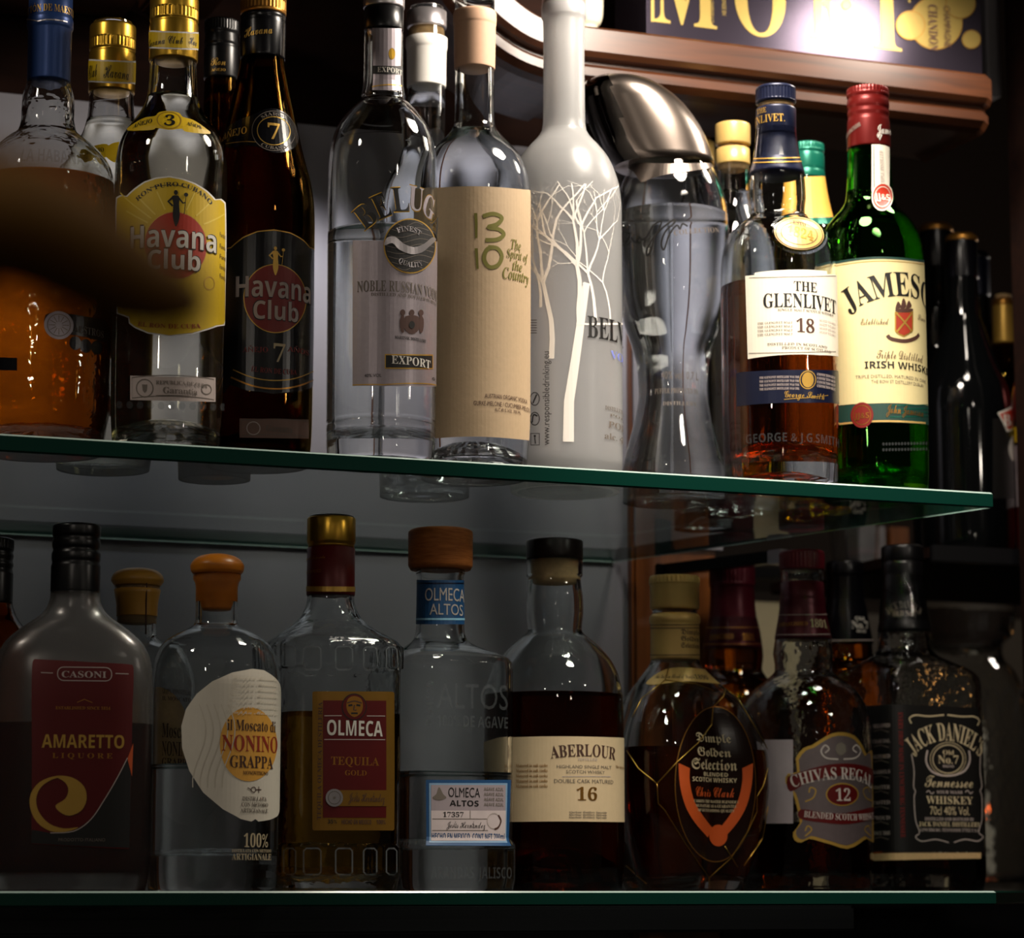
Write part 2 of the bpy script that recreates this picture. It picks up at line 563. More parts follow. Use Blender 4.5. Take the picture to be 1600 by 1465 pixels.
class Surface:
    """something one can print on: V turns a photo pixel into (u, z) on the surface, at turns (u, z) into 3-D"""
    du = dz = None
    root = None

    def start(self):
        self.prints = {}

    def _add(self, name, material, parent, v, f, off):
        v, f = slice2d(v, f, self.du, self.dz)
        key = (name, material.name, parent)
        if name == 'lettering' or (parent is self.root and name != 'etched_tree'):
            key += (len(self.prints),)
        L = self.prints.setdefault(key, [[], [], material])
        n = len(L[0])
        L[0] += [self.at(a, b, off) for a, b in v]
        L[1] += [[i + n for i in q] for q in f]

    def patch(self, name, pts, material, off=0.3, parent=None):
        """a flat piece of paper / foil as an object of its own"""
        v = [self.V(*p) for p in pts]
        v, f = slice2d(v, [list(range(len(v)))], self.du, self.dz)
        return put(name, [self.at(a, b, off) for a, b in v], f, material, parent or self.root)

    def mark(self, pts, material, parent, off=0.5, name='emblem'):
        v = [self.V(*p) for p in pts]
        self._add(name, material, parent, v, [list(range(len(v)))], off)

    def stroke(self, pts, wd, material, parent, off=0.5, name='emblem', closed=False, taper=None):
        P = np.array([self.V(*p) for p in pts])
        if closed:
            P = np.vstack([P, P[:1]])
        s = self.px
        v, f = [], []
        for i in range(len(P)):
            a, b = P[max(i - 1, 0)], P[min(i + 1, len(P) - 1)]
            if closed and i in (0, len(P) - 1):
                a, b = P[-2], P[1]
            t = b - a
            t = t / (np.hypot(*t) + 1e-12)
            nn = np.array([-t[1], t[0]])
            ww = wd * s * 0.5
            if taper:
                ww *= taper[0] + (taper[1] - taper[0]) * i / (len(P) - 1)
            v += [tuple(P[i] + nn * ww), tuple(P[i] - nn * ww)]
        for i in range(len(P) - 1):
            f.append([2 * i, 2 * i + 1, 2 * i + 3, 2 * i + 2])
        self._add(name, material, parent, v, f, off)

    def T(self, s, x0, x1, ytop, ybase, material, parent, font='serif', arc=0, rot=0, off=0.6, res=2, name='lettering', slope=None):
        v, f = text_mesh(s, font, res)
        if not len(v):
            return
        lo, hi = v[:, 0].min(), v[:, 0].max()
        xm = (x0 + x1) / 2
        if rot in (90, -90):   # x0,x1 = glyph height extent, ytop,ybase = run of the line
            a = self.V(xm, (ytop + ybase) / 2)
            z0, z1 = self.V(xm, ytop)[1], self.V(xm, ybase)[1]
            W, H = abs(z1 - z0), abs(self.V(x1, ybase)[0] - self.V(x0, ybase)[0])
            X = (v[:, 0] - (lo + hi) / 2) / (hi - lo) * W
            Y = (v[:, 1] / v[:, 1].max() - 0.5) * H
            sg = 1 if rot == 90 else -1
            q = np.stack([a[0] - sg * Y, a[1] + sg * X], 1)
        else:
            uA, uB = self.V(x0, ybase)[0], self.V(x1, ybase)[0]
            cA = self.V(xm, ybase)
            H = self.V(xm, ytop)[1] - cA[1]
            uc = (uA + uB) / 2
            fr = (v[:, 0] - lo) / (hi - lo)
            tq = np.linspace(0, 1, 13)
            seen = np.interp(fr, tq, [self.V(x0 + (x1 - x0) * t, ybase)[0] for t in tq])
            X = 0.5 * (fr - 0.5) * (uB - uA) + 0.5 * (seen - uc)
            Y = v[:, 1] / v[:, 1].max() * H
            if arc:
                R = abs(arc) * self.px
                if arc > 0:
                    q = np.stack([uc + (R + Y) * np.sin(X / R), cA[1] - R + (R + Y) * np.cos(X / R)], 1)
                else:
                    q = np.stack([uc + (R - Y) * np.sin(X / R), cA[1] + R - (R - Y) * np.cos(X / R)], 1)
            else:
                q = np.stack([uc + X, cA[1] + Y], 1)
                if rot:
                    a = radians(rot)
                    dx, dy = q[:, 0] - uc, q[:, 1] - cA[1]
                    q = np.stack([uc + dx * cos(a) - dy * sin(a), cA[1] + dx * sin(a) + dy * cos(a)], 1)
                if slope:
                    q[:, 1] += slope * (q[:, 0] - uc)
        self._add(name, material, parent, [tuple(x) for x in q], f, off)

    def finish(self):
        for (name, _, parent, *_r), (v, f, material) in self.prints.items():
            put(name, v, f, material, parent or self.root)
        self.prints = {}


class Plane(Surface):
    def __init__(self, root, y, x0, z0):
        self.root, self.y, self.x0, self.z0 = root, y, x0, z0
        self.px = y / cos(ALPHA) / F
        self.start()

    def V(self, x, y):
        p = on_y(x, y, self.y)
        return (p.x - self.x0, p.z - self.z0)

    def at(self, u, z, off):
        return (u, -off * 0.001, z)


class Bottle(Surface):
    """a bottle whose outline is measured in the photograph and turned into metres at its own distance"""

    def __init__(self, name, label, cat, px, py, Y, zb, shape=None, nseg=64, group=None):
        p = on_y(px, py, Y)
        self.X, self.Y, self.zb = p.x, p.y, zb
        h = Vector((self.X, self.Y, 0))
        self.d = h.dot(AX_F)
        self.root = empty(name, (self.X, self.Y, zb), atan2(self.Y, self.X) - pi / 2)
        tag(self.root, label, cat, group)
        self.shape, self.nseg = shape, nseg
        self.th = np.linspace(-pi, pi, nseg + 1)
        self.px = (self.d * cos(PITCH)) / F * 1.02
        self.du = self.dz = 0.003
        self.start()

    def z(self, y, front=0.0):
        return (self.d - front) * tan(PITCH + atan((CY - y) / F)) + CAM_Z - self.zb

    def m(self, hw, z):
        return hw * (self.d * cos(PITCH) + (z + self.zb - CAM_Z) * sin(PITCH)) / F

    def prof(self, pts, front=False, n=None, smooth=True):
        zz, rr = [], []
        for q in pts:
            y, hw = q[0], q[1]
            if y == 'b':
                z = 0.0
            else:
                z = self.z(y)
                if front:
                    z = self.z(y, self.m(hw, z))
            zz.append(z)
            rr.append(self.m(hw, z))
        t = np.concatenate([[0], np.cumsum(np.hypot(np.diff(zz), np.diff(rr)) + 1e-6)])
        if not smooth:
            return np.array(zz), np.array(rr)
        n = n or max(24, len(pts) * 5)
        tq = np.unique(np.concatenate([np.linspace(0, t[-1], n), t]))
        return pchip(t, zz, tq), pchip(t, rr, tq)

    def factor(self, z):
        """cross-section shape at height z for all angles, scaled so that the right outline is 1"""
        th = self.th
        s = self.shape
        f = np.ones_like(th)
        if s:
            z0, z1 = self.z(s['y'][0]), self.z(s['y'][1])
            k = min(max((z0 - z) / (z0 - z1), 0), 1)
            k = k * k * (3 - 2 * k)
            ph = th - radians(s.get('yaw', 0))
            if s['kind'] == 'sq':
                n = s['n']
                g = (np.abs(np.cos(ph) / s.get('asp', 1)) ** n + np.abs(np.sin(ph)) ** n) ** (-1 / n)
            else:
                g = 1 + s['k'] * np.cos(3 * (ph - pi / 2))
            f = 1 + k * (g - 1)
            f = f / (f * np.sin(th)).max()
            for b in s.get('boss', ()):
                if self.z(b[1]) < z < self.z(b[0]):
                    f = f * (1 + 0.03 * (np.cos(b[2] * th) > -0.1))
        return f

    def body(self, pts, material, wall=0.0028, base=0.007, punt=0.006, name='glass_body', hard=()):
        z, r = self.prof(pts)
        self.bz, self.br = z[::-1].copy(), r[::-1].copy()
        self.wall, self.base, self.punt = wall, base, punt
        self.rows = np.array([r[i] * self.factor(z[i]) for i in range(len(z))])[::-1]   # from base upward
        outer = [(z[i], self.rows[len(z) - 1 - i][:-1]) for i in range(len(z))]
        rb = outer[-1][1]
        path = outer[:]
        path += [(0.0, rb * 0.88), (punt * 0.5, rb * 0.7), (punt * 0.85, rb * 0.4), (punt, None)]
        if wall:
            inn = self.inner(0.0)
            path += [(punt + base, None)] + inn
            path.append(path[0])
        self.lathe(name, path, material)
        self.ref_z(0.35 * self.bz[-1])

    def inner(self, grow, top=None):
        z = self.bz
        lo = self.base
        zt = z[-1] - 0.001 if top is None else top
        rb = self.R_row(lo) - self.wall
        out = [(self.punt * 0.85 + lo, rb * 0.4), (self.punt * 0.5 + lo, rb * 0.7), (lo * 1.02, rb * 0.93), (lo + 0.002, rb * 0.99 + grow)]
        zs = [q for q in z if lo + 0.004 < q < zt]
        for q in zs:
            out.append((q, np.maximum(self.R_row(q) - self.wall, 0.001) + grow))
        out.append((zt, np.maximum(self.R_row(zt) - self.wall, 0.001) + grow))
        return out

    def R_row(self, z):
        i = int(np.clip(np.searchsorted(self.bz, z) - 1, 0, len(self.bz) - 2))
        t = (z - self.bz[i]) / max(self.bz[i + 1] - self.bz[i], 1e-9)
        t = min(max(t, 0), 1)
        return (self.rows[i] * (1 - t) + self.rows[i + 1] * t)[:-1]

    def liquid(self, y, material, name='liquid'):
        zt = self.z(y)
        inn = self.inner(0.0003, zt)
        path = [(self.punt + self.base, None)] + inn + [(zt - 0.0006, inn[-1][1] * 0.9), (zt - 0.0006, None)]
        self.lathe(name, path[::-1], material)

    def lathe(self, name, path, material, parent=None):
        n = self.nseg
        th = self.th[:-1]
        vs, fs, prev = [], [], None
        sn, cs = np.sin(th), -np.cos(th)
        for z, r in path:
            if r is None:
                cur = [len(vs)]
                vs.append((0, 0, z))
            else:
                r = np.broadcast_to(r, (n,))
                cur = list(range(len(vs), len(vs) + n))
                vs += list(zip(r * sn, r * cs, [z] * n))
            if prev:
                for k in range(n):
                    j = (k + 1) % n
                    if len(prev) == 1 and len(cur) == 1:
                        break
                    if len(prev) == 1:
                        fs.append([prev[0], cur[k], cur[j]])
                    elif len(cur) == 1:
                        fs.append([prev[k], cur[0], prev[j]])
                    else:
                        fs.append([prev[k], cur[k], cur[j], prev[j]])
            prev = cur
        return put(name, vs, fs, material, parent or self.root, True)

    def cap(self, name, pts, material, parent=None, knurl=None, smooth=False, front=True, n=None):
        """solid turned piece: screw cap, capsule, stopper, ring; knurl = (y0, y1, ribs)"""
        z, r = self.prof(pts, front, n, smooth)
        if not smooth:      # round every edge a little
            zz, rr = [z[0]], [r[0]]
            for i in range(1, len(z) - 1):
                for a, b in ((i - 1, i), (i + 1, i)):
                    L = np.hypot(z[a] - z[b], r[a] - r[b])
                    k = min(0.3, 0.0006 / max(L, 1e-9))
                    zz.append(z[b] + (z[a] - z[b]) * k)
                    rr.append(r[b] + (r[a] - r[b]) * k)
            zz.append(z[-1])
            rr.append(r[-1])
            z, r = np.array(zz), np.array(rr)
        th = self.th[:-1]
        path = [(z[0], None), (z[0], r[0] * 0.93), (z[0] - 0.0006, r[0])]
        old = self.nseg, self.th
        if knurl:
            self.nseg = 144
            self.th = np.linspace(-pi, pi, 145)
            th = self.th[:-1]
        k0, k1 = (self.z(knurl[0], r[1] * front), self.z(knurl[1], r[1] * front)) if knurl else (0, 0)
        extra = []
        for i in range(len(z)):
            extra.append((z[i], r[i]))
            if knurl and i < len(z) - 1:
                for q in (k0 + .001, k0 + .0003, k0, k0 - .0004, k1 + .0004, k1, k1 - .0003, k1 - .001):
                    if z[i + 1] < q < z[i]:
                        t = (z[i] - q) / (z[i] - z[i + 1])
                        extra.append((q, r[i] + (r[i + 1] - r[i]) * t))
        extra.sort(key=lambda q: -q[0])
        for q, rad in extra[1:] if abs(extra[0][0] - z[0]) < 1e-9 else extra:
            if knurl and k1 - 1e-9 < q < k0 - 1e-9 + 2e-9:
                path.append((q, rad * (1 - 0.028 * (np.arange(144) % 4 < 2))))
            else:
                path.append((q, np.full(len(th), rad)))
        path.append((z[-1], None))
        path = [(a, None if b is None else (b if np.ndim(b) else np.full(len(th), b))) for a, b in path]
        o = self.lathe(name, path, material, parent)
        self.nseg, self.th = old
        return o

    # --- printing
    def ref_z(self, z):
        self.zr = z
        row = self.R_row(z)
        row = np.append(row, row[0])
        x, y = row * np.sin(self.th), -row * np.cos(self.th)
        s = np.concatenate([[0], np.cumsum(np.hypot(np.diff(x), np.diff(y)))])
        i0 = self.nseg // 2
        self.us = s - s[i0]

    def ref(self, y):
        """print at this height from now on"""
        self.ref_z(self.z(y))

    def on_cap(self, pts, y, front=True, smooth=False):
        """print on a cap or capsule instead of the glass"""
        self.keep = self.bz, self.rows
        z, r = self.prof(pts, front, None, smooth)
        z, r = z[::-1], r[::-1]
        self.bz, self.rows = z, np.array([np.full(self.nseg + 1, q) for q in r])
        self.ref(y)

    def on_body(self, y):
        self.bz, self.rows = self.keep
        self.ref(y)

    def V(self, x, y):
        z = self.z(y)
        a = 0.0
        for _ in range(4):
            ax = project((self.X, self.Y, z + self.zb))[0]
            row = np.append(self.R_row(z), self.R_row(z)[0])
            sx, dy = row * np.sin(self.th), row * np.cos(self.th)
            i1 = int(np.argmax(sx))
            i0 = int(np.argmin(sx))
            dx = self.m(1, z) * (x - ax)
            seg = slice(i0, i1 + 1)
            xs = np.maximum.accumulate(sx[seg] + np.arange(i1 - i0 + 1) * 1e-9)
            if dx > xs[-1]:
                a = self.th[i1] + (dx - xs[-1]) / max(row[i1], 1e-4)
            elif dx < xs[0]:
                a = self.th[i0] + (dx - xs[0]) / max(row[i0], 1e-4)
            else:
                a = float(np.interp(dx, xs, self.th[seg]))
            dep = float(np.interp(a, self.th, dy))
            z = self.z(y, dep)
        return float(np.interp(a, self.th, self.us)), z

    def at(self, u, z, off):
        a = float(np.interp(u, self.us, self.th))
        row = self.R_row(z)
        r = float(np.interp(a, self.th, np.append(row, row[0]))) + off * 0.001
        return (r * sin(a), -r * cos(a), z)


# ------------------------------------------------------------------ the setting
def prism_y(pts_xz, y0, y1, name, material, kind=True, parent=None, b=0):
    n = len(pts_xz)
    vs = [(x, y0, z) for x, z in pts_xz] + [(x, y1, z) for x, z in pts_xz]
    fs = [list(range(n)), list(range(n, 2 * n))[::-1]] + [[i, i + n, (i + 1) % n + n, (i + 1) % n] for i in range(n)]
    return (struct if kind else put)(name, vs, fs, material, parent=parent)


E_ = lambda px, y, py=800: on_y(px, py, y).x
WALL = 2.2695
x_post0, x_post1 = E_(981, WALL, 900), E_(1112, WALL, 900)
zp = on_y(660, 213, WALL).z
# back panel behind the bottles, dark wood above it
struct('wall_back', *box(-0.9, x_post0, WALL, WALL + 0.02, -0.6, zp), M['panel'])
struct('wall_back_upper', *box(-0.9, x_post1 + 0.05, WALL + 0.005, WALL + 0.03, zp, 1.5), M['darkwood'])
struct('trim_1', *box(x_post0, x_post1, WALL - 0.012, WALL + 0.05, -0.6, zp + 0.25, 0.003), M['postwood'])
struct('wall_back_end', *box(x_post0, x_post1 + 0.004, WALL - 0.016, WALL - 0.0125, SHELF_Z + 0.002, zp), M['panel'])
struct('wall_far', *box(-1.2, 3.6, 3.5, 3.55, -0.6, 2.2), mat('far_dark_wall', '#2a1c12', 0.7))
struct('wall_right', *box(2.6, 2.65, 1.0, 3.55, -0.6, 2.2), M['darkwood'])
struct('ceiling', *box(-1.2, 3.6, 1.2, 3.55, 1.5, 1.55), M['darkwood'])
struct('floor', *box(-2.6, 3.6, -2.5, 3.6, -1.05, -1.0), M['darkwood'])

struct('wall_left', *box(0.28, 0.30, 1.86, WALL, -0.6, zp), M['darkwood'])
# cornice with its mouldings, running on into an arch at the left
CORN = 2.03
cz = lambda px, py: on_y(px, py, CORN).z
prof_c = [(0.115, 0.000), (0.0, 0.000), (-0.004, -0.003), (-0.004, -0.022), (0.0, -0.026), (0.008, -0.027),
          (0.008, -0.030), (0.003, -0.034), (0.003, -0.041), (0.010, -0.046), (0.020, -0.048), (0.115, -0.048)]


def sweep(path, profile, name, material):
    """path = list of (x, z, nx, nz) ; profile = (depth behind the front, drop below the top)"""
    vs, fs = [], []
    n = len(profile)
    for x, z, nx, nz in path:
        for dy, dz in profile:
            vs.append((x + nx * dz, CORN + dy, z + nz * dz))
    for i in range(len(path) - 1):
        for k in range(n):
            j = (k + 1) % n
            fs.append([i * n + k, i * n + j, (i + 1) * n + j, (i + 1) * n + k])
    fs += [list(range(n)), [(len(path) - 1) * n + k for k in range(n)][::-1]]
    return struct(name, vs, fs, material)


x_end = E_(1545, CORN, 120)
z_top = cz(1240, 80)
xa, za = on_y(905, 45, CORN).x, z_top
sweep([(xa, z_top, 0, 1), (x_end - 0.004, z_top, 0, 1), (x_end, z_top - 0.003, 0, 1)], prof_c, 'trim_2', M['cabinetwood'])
arch = []
for px, py in spline([(722, -110), (776, -30), (830, 18), (880, 38), (905, 46)], 6):
    p = on_y(px, py, CORN)
    arch.append((p.x, p.z))
ap = []
for i, (x, z) in enumerate(arch):
    a, b = arch[max(i - 1, 0)], arch[min(i + 1, len(arch) - 1)]
    t = Vector((b[0] - a[0], b[1] - a[1])).normalized()
    ap.append((x, z, -t.y, t.x) if i < len(arch) - 1 else (x, z, 0, 1))
sweep(ap, prof_c, 'trim_3', M['cabinetwood'])
# spandrel board of the arch and the soffit planks at the top left
vs = [(x, z + 0.0) for x, z in arch] + [(arch[-1][0], 1.3), (arch[0][0], 1.3)]
prism_y(vs, CORN + 0.03, CORN + 0.05, 'wall_spandrel', M['darkwood'])
sof = empty('soffit', (0, 0, 0))
sof['kind'] = 'structure'
for k in range(4):
    p0 = on_y(-160 + k * 135, 12 + 2 * k, 2.2)
    put('plank', *box(p0.x, p0.x + 0.062, 1.75, WALL, p0.z + 0.02, p0.z + 0.034, 0.003), M['cabinetwood'], sof)

# pale board standing beyond the cornice's end
p = on_y(1552, 60, 2.16)
struct('trim_4', *box(p.x - 0.007, p.x + 0.008, 2.16, 2.4, on_y(1552, 150, 2.16).z, 1.3, 0.001), M['palewall'])
# stout dark frame at the right edge
struct('trim_5', *box(E_(1625, 2.1), E_(1625, 2.1) + 0.1, 2.1, 2.14, -0.6, 1.4, 0.004), M['darkwood'])

# boxed champagne sign on the cornice
BY = CORN + 0.03
bx0, bx1 = E_(1011, BY, 40), E_(1536, BY, 95)
bz0, bz1 = z_top, z_top + 0.19
sign = empty('gift_box', (bx0, BY, bz0))
tag(sign, 'lilac grey metallic box with big gold letters lying on the cornice', 'box')
put('box_shell', *box(0, bx1 - bx0, 0, 0.07, 0.0002, bz1 - bz0, 0.0015), M['boxcard'], sign)
S = Plane(sign, BY, bx0, bz0)
S.du = S.dz = None
g = M['gilt']
fr = S.patch('front_border', quad(1017, 34, 1022, -120, 1), g, 0.3)


def face_text(s, x0, x1, ybase, ytop):
    S.T(s, x0, x1, ytop, ybase, g, None, 'serif', 0, 0, 0.5, 6, 'letter')


for s, x0, x1, yb, yt in (('M', 1022, 1120, 40, -78), ('O', 1148, 1228, 55, -66), ('E', 1266, 1312, 62, -48), ('T', 1350, 1424, 78, -34)):
    v, f = text_mesh(s, 'serif', 6)
    S.T(s, x0, x1, yt, yb, g, None, 'serif', 0, 0, 0.5, 6, 'letter')
    S.finish()
for cx, cy_, r, o in ((1322, 8, 8, .5), (1462, 36, 42, .5), (1500, 6, 24, .9), (1422, 40, 23, 1.2), (1517, 62, 15, .9)):
    k = S.patch('gilt_disc', ell(cx, cy_, r, r, 36), g, o)
    S.stroke(ell(cx, cy_, r - 1, r - 1, 36), 1.4, M['copper'], k, o + 0.15, 'rim', closed=True)
S.T('CHANDON', 1450, 1464, 8, 80, M['brownink'], None, 'serif', 0, -90, 1.4, 3, 'lettering')
S.T('CHAMPAGNE', 1474, 1484, 10, 74, M['brownink'], None, 'sans', 0, -90, 1.4, 2, 'lettering')
S.T('FONDE EN', 1128, 1134, -4, 24, g, None, 'sans', 0, -90, .5, 2, 'lettering')
S.T('& CHAMPAGNE & CO', 1110, 1115, -2, 36, g, None, 'sans', 0, -90, .5, 2, 'lettering')
S.finish()

# ivory pot on the cornice, left of the box
pot = Bottle('ceramic_pot', 'ivory ceramic pot with rounded foot on the cornice beside the gilt box', 'pot', 916, 30, 2.072, z_top)
pot.cap('pot_body', [(-90, 26), (-60, 27), (0, 27), (25, 26), (38, 22), (43, 17), ('b', 15)], M['ceramic'], smooth=True, front=False)


# glass shelves: clear faces, green edges, arrises that catch light painted pale
def glass_shelf(label, z1, t, xr_front, xr_back):
    root = empty('glass_shelf', (0, EDGE_Y, z1))
    tag(root, label, 'shelf')
    xl = 0.302
    c = 0.0012
    P = [(xl, 0), (xr_front, 0), (xr_back, REAR_Y - EDGE_Y), (xl, REAR_Y - EDGE_Y)]
    cx, cy_ = sum(p[0] for p in P) / 4, sum(p[1] for p in P) / 4

    def inset(p):
        return (p[0] + (c if p[0] < cx else -c), p[1] + (c if p[1] < cy_ else -c))
    lv = [(0, 1), (-c, 0), (-t + c, 0), (-t, 1)]
    vs = []
    for z, ins in lv:
        for p in P:
            q = inset(p) if ins else p
            vs.append((q[0], q[1], z))
    fs = [[0, 1, 2, 3], [15, 14, 13, 12]]
    mi = [0, 0]
    for l in range(3):
        for k in range(4):
            j = (k + 1) % 4
            fs.append([l * 4 + k, (l + 1) * 4 + k, (l + 1) * 4 + j, l * 4 + j])
            bright = (l == 0 and k == 0) or (l == 2 and k == 2) or (l == 2 and k == 1)
            mi.append(2 if bright else 1)
    # faces (clear) and edge band (green) are separate parts
    put('clear_pane', vs, fs[:2], M['shelfglass'], root, mats=[M['shelftop']], midx=[1, 0])
    put('edge_band', vs, fs[2:], M['shelfedge'], root, mats=[M['shelfchamfer']], midx=[0 if k == 1 else 1 for k in mi[2:]])
    return root


glass_shelf('upper green edged glass shelf carrying the tall bottles', SHELF_Z, 0.0122, E_(1551, EDGE_Y, 770), on_z(960, 879, SHELF_Z - .012).x)
glass_shelf('lower glass shelf at the bottom carrying the squat bottles', 0.0, 0.0105, E_(1556, EDGE_Y, 1390), 1.45)
# black bracket under the right end of the upper shelf
a, b = on_z(1040, 884, SHELF_Z - 0.014), on_z(1228, 864, SHELF_Z - 0.016)
br = empty('shelf_bracket', (a.x, a.y, SHELF_Z - 0.0125))
tag(br, 'black metal bracket arm under the right end of the upper glass shelf', 'bracket')
dv = b - a
L = sqrt(dv.x ** 2 + dv.y ** 2)
o = put('arm', *box(0, L, -0.006, 0.006, -0.011, -0.0002, 0.001), M['blackmetal'], br)
o.rotation_euler = (0, 0, atan2(dv.y, dv.x))
o = put('end_cap', *box(L - 0.016, L + 0.001, -0.0075, 0.0075, -0.0125, -0.0002, 0.001), M['silver'], br)
o.rotation_euler = (0, 0, atan2(dv.y, dv.x))
o = put('wall_plate', *box(-0.004, 0.004, -0.012, 0.012, -0.04, -0.0002, 0.001), M['blackmetal'], br)
o.rotation_euler = (0, 0, atan2(dv.y, dv.x))
# black rail under the lower shelf
struct('trim_6', *box(0.302, 1.0, 1.86, 1.885, -0.030, -0.0108, 0.002), M['blackboard'])
struct('trim_7', *box(0.302, 1.1, 2.25, 2.268, -0.034, -0.0108, 0.002), M['blackboard'])

# side counter and side shelf beyond the right end
SIDE_Z = on_y(1520, 872, 2.215).z
sx0 = E_(1452, 2.15, 880)
sd = empty('side_shelf', (sx0, 2.15, SIDE_Z))
tag(sd, 'dark wooden side shelf under the black bottles at the far right', 'shelf')
put('shelf_board', *box(0, 0.75, 0, 0.32, -0.012, 0, 0.002), M['darkwood'], sd)
put('lip', *box(0, 0.75, -0.006, 0, -0.014, 0.001, 0.001), M['blackboard'], sd)
struct('wall_side', *box(x_post1 + 0.02, 2.5, 3.2, 3.23, -0.6, 0.36), mat('dim_back_board', '#4a4238', 0.6))
ct = empty('side_counter', (x_post1, 2.3, -0.012))
tag(ct, 'black side counter under the cut glass jar', 'counter')
put('counter_top', *box(0.02, 1.3, 0, 0.44, -0.03, 0.0, 0.003), M['blackboard'], ct)
put('counter_front', *box(0.03, 1.29, 0.02, 0.04, -0.6, -0.03, 0.002), M['blackboard'], ct)

# things on the far shelf seen under the glass
fz = on_y(1250, 892, 2.6).z
fs_ = empty('far_shelf', (E_(1135, 2.6), 2.58, fz))
tag(fs_, 'thin black shelf far behind the maroon capped bottles', 'shelf')
put('shelf_board', *box(0, 0.20, 0, 0.12, -0.012, 0, 0.001), M['blackboard'], fs_)
cb = empty('carton', (E_(1196, 2.6), 2.62, -0.012))
tag(cb, 'plain cream carton leaning behind the maroon capped whisky bottles', 'carton')
put('carton_box', *box(-0.03, 0.035, 0, 0.05, 0.0, on_y(1196, 950, 2.62).z, 0.001), M['carton'], cb)
put('carton_flap', *box(-0.03, 0.035, -0.003, -0.0005, 0.12, on_y(1196, 940, 2.62).z + 0.012, 0.0005), M['carton'], cb)
gl = Bottle('water_glass', 'plain tumbler on the far shelf behind the black capped bottle', 'glass', 1335, 850, 2.64, fz, nseg=40)
gl.body([(815, 40), (850, 37), ('b', 33)], M['clear'], 0.002, 0.006, 0.001, 'glass_wall')
pb = empty('pale_block', (E_(1396, 2.62), 2.66, fz))
tag(pb, 'pale grey box standing behind the right end of the upper shelf', 'box')
put('block_body', *box(-0.022, 0.012, 0, 0.03, -0.0, 0.062, 0.001), M['palewall'], pb)
put('block_band', *box(-0.0223, 0.0123, -0.0005, 0.0305, 0.03, 0.036, 0.0002), M['greylabel'], pb)
wb = empty('wooden_block', (E_(1433, 2.62), 2.66, fz))
tag(wb, 'upright orange wood block beside the pale grey box', 'block')
put('block_body', *box(-0.012, 0.012, 0, 0.03, -0.0, 0.062, 0.001), M['postwood'], wb)
put('block_foot', *box(-0.014, 0.014, -0.002, 0.032, -0.0, 0.004, 0.0008), M['postwood'], wb)
struct('trim_8', *box(E_(1340, 2.6), E_(1340, 2.6) + 0.13, 2.6, 2.74, fz - 0.014, fz, 0.001), M['blackboard'])


# ------------------------------------------------------------------ upper shelf, from the left
def rum_gold_cap(b, y0, knurl, band, hw, neck_y, words):
    y1 = neck_y
    c = b.cap('screw_cap', [(y0, hw - 1), (y0 + 4, hw), (knurl[1] + 2, hw), (knurl[1] + 4, hw - 1.5), (knurl[1] + 8, hw), (y1 - 1, hw), (y1, hw - 1)], M['gold'], knurl=(knurl[0], knurl[1], 36))
    cp = [(y0, hw), (y1, hw)]
    b.on_cap(cp, (band[0] + band[1]) / 2)
    ax = project((b.X, b.Y, b.zb + b.z(band[0])))[0]
    k = b.patch('neck_band', quad(ax - hw * 1.6, band[0], ax + hw * 1.6, band[1], 10), M['white'], 0.2, c)
    b.mark(quad(ax - hw * 1.6, band[0] + 2.5, ax + hw * 1.6, band[1] - 2.5, 10), M['yellow'], c, 0.35, 'neck_print')
    for s, a, e in words:
        b.T(s, a, e, band[0] + 8, band[1] - 8, M['ink'], c, 'script', 0, 0, 0.5, 2, 'neck_lettering')
    b.finish()
    b.on_body(400)


def figure(b, L, cx, y0, s, material):
    """little emblem figure of a standing woman with a staff"""
    b.mark(ell(cx, y0 + 5 * s, 3.2 * s, 4.2 * s, 14), material, L, 0.9)
    b.mark(spline([(cx - 6 * s, y0 + 11 * s), (cx + 5 * s, y0 + 11 * s), (cx + 5 * s, y0 + 24 * s), (cx + 6 * s, y0 + 44 * s), (cx + 2 * s, y0 + 58 * s),
                   (cx - 1 * s, y0 + 60 * s), (cx - 5 * s, y0 + 44 * s), (cx - 4 * s, y0 + 24 * s)], 3, True), material, L, 0.9)
    b.stroke([(cx - 5 * s, y0 + 13 * s), (cx - 12 * s, y0 + 20 * s), (cx - 5 * s, y0 + 27 * s)], 3.4 * s, material, L, 0.9)
    b.stroke([(cx + 4 * s, y0 + 13 * s), (cx + 11 * s, y0 + 22 * s), (cx + 15 * s, y0 + 21 * s)], 2.6 * s, material, L, 0.9)
    b.stroke([(cx + 16 * s, y0 + 10 * s), (cx + 13 * s, y0 + 40 * s)], 1.2 * s, material, L, 0.9)
    b.mark(ell(cx + 16 * s, y0 + 8 * s, 3.5 * s, 3.5 * s, 8), material, L, 0.9)


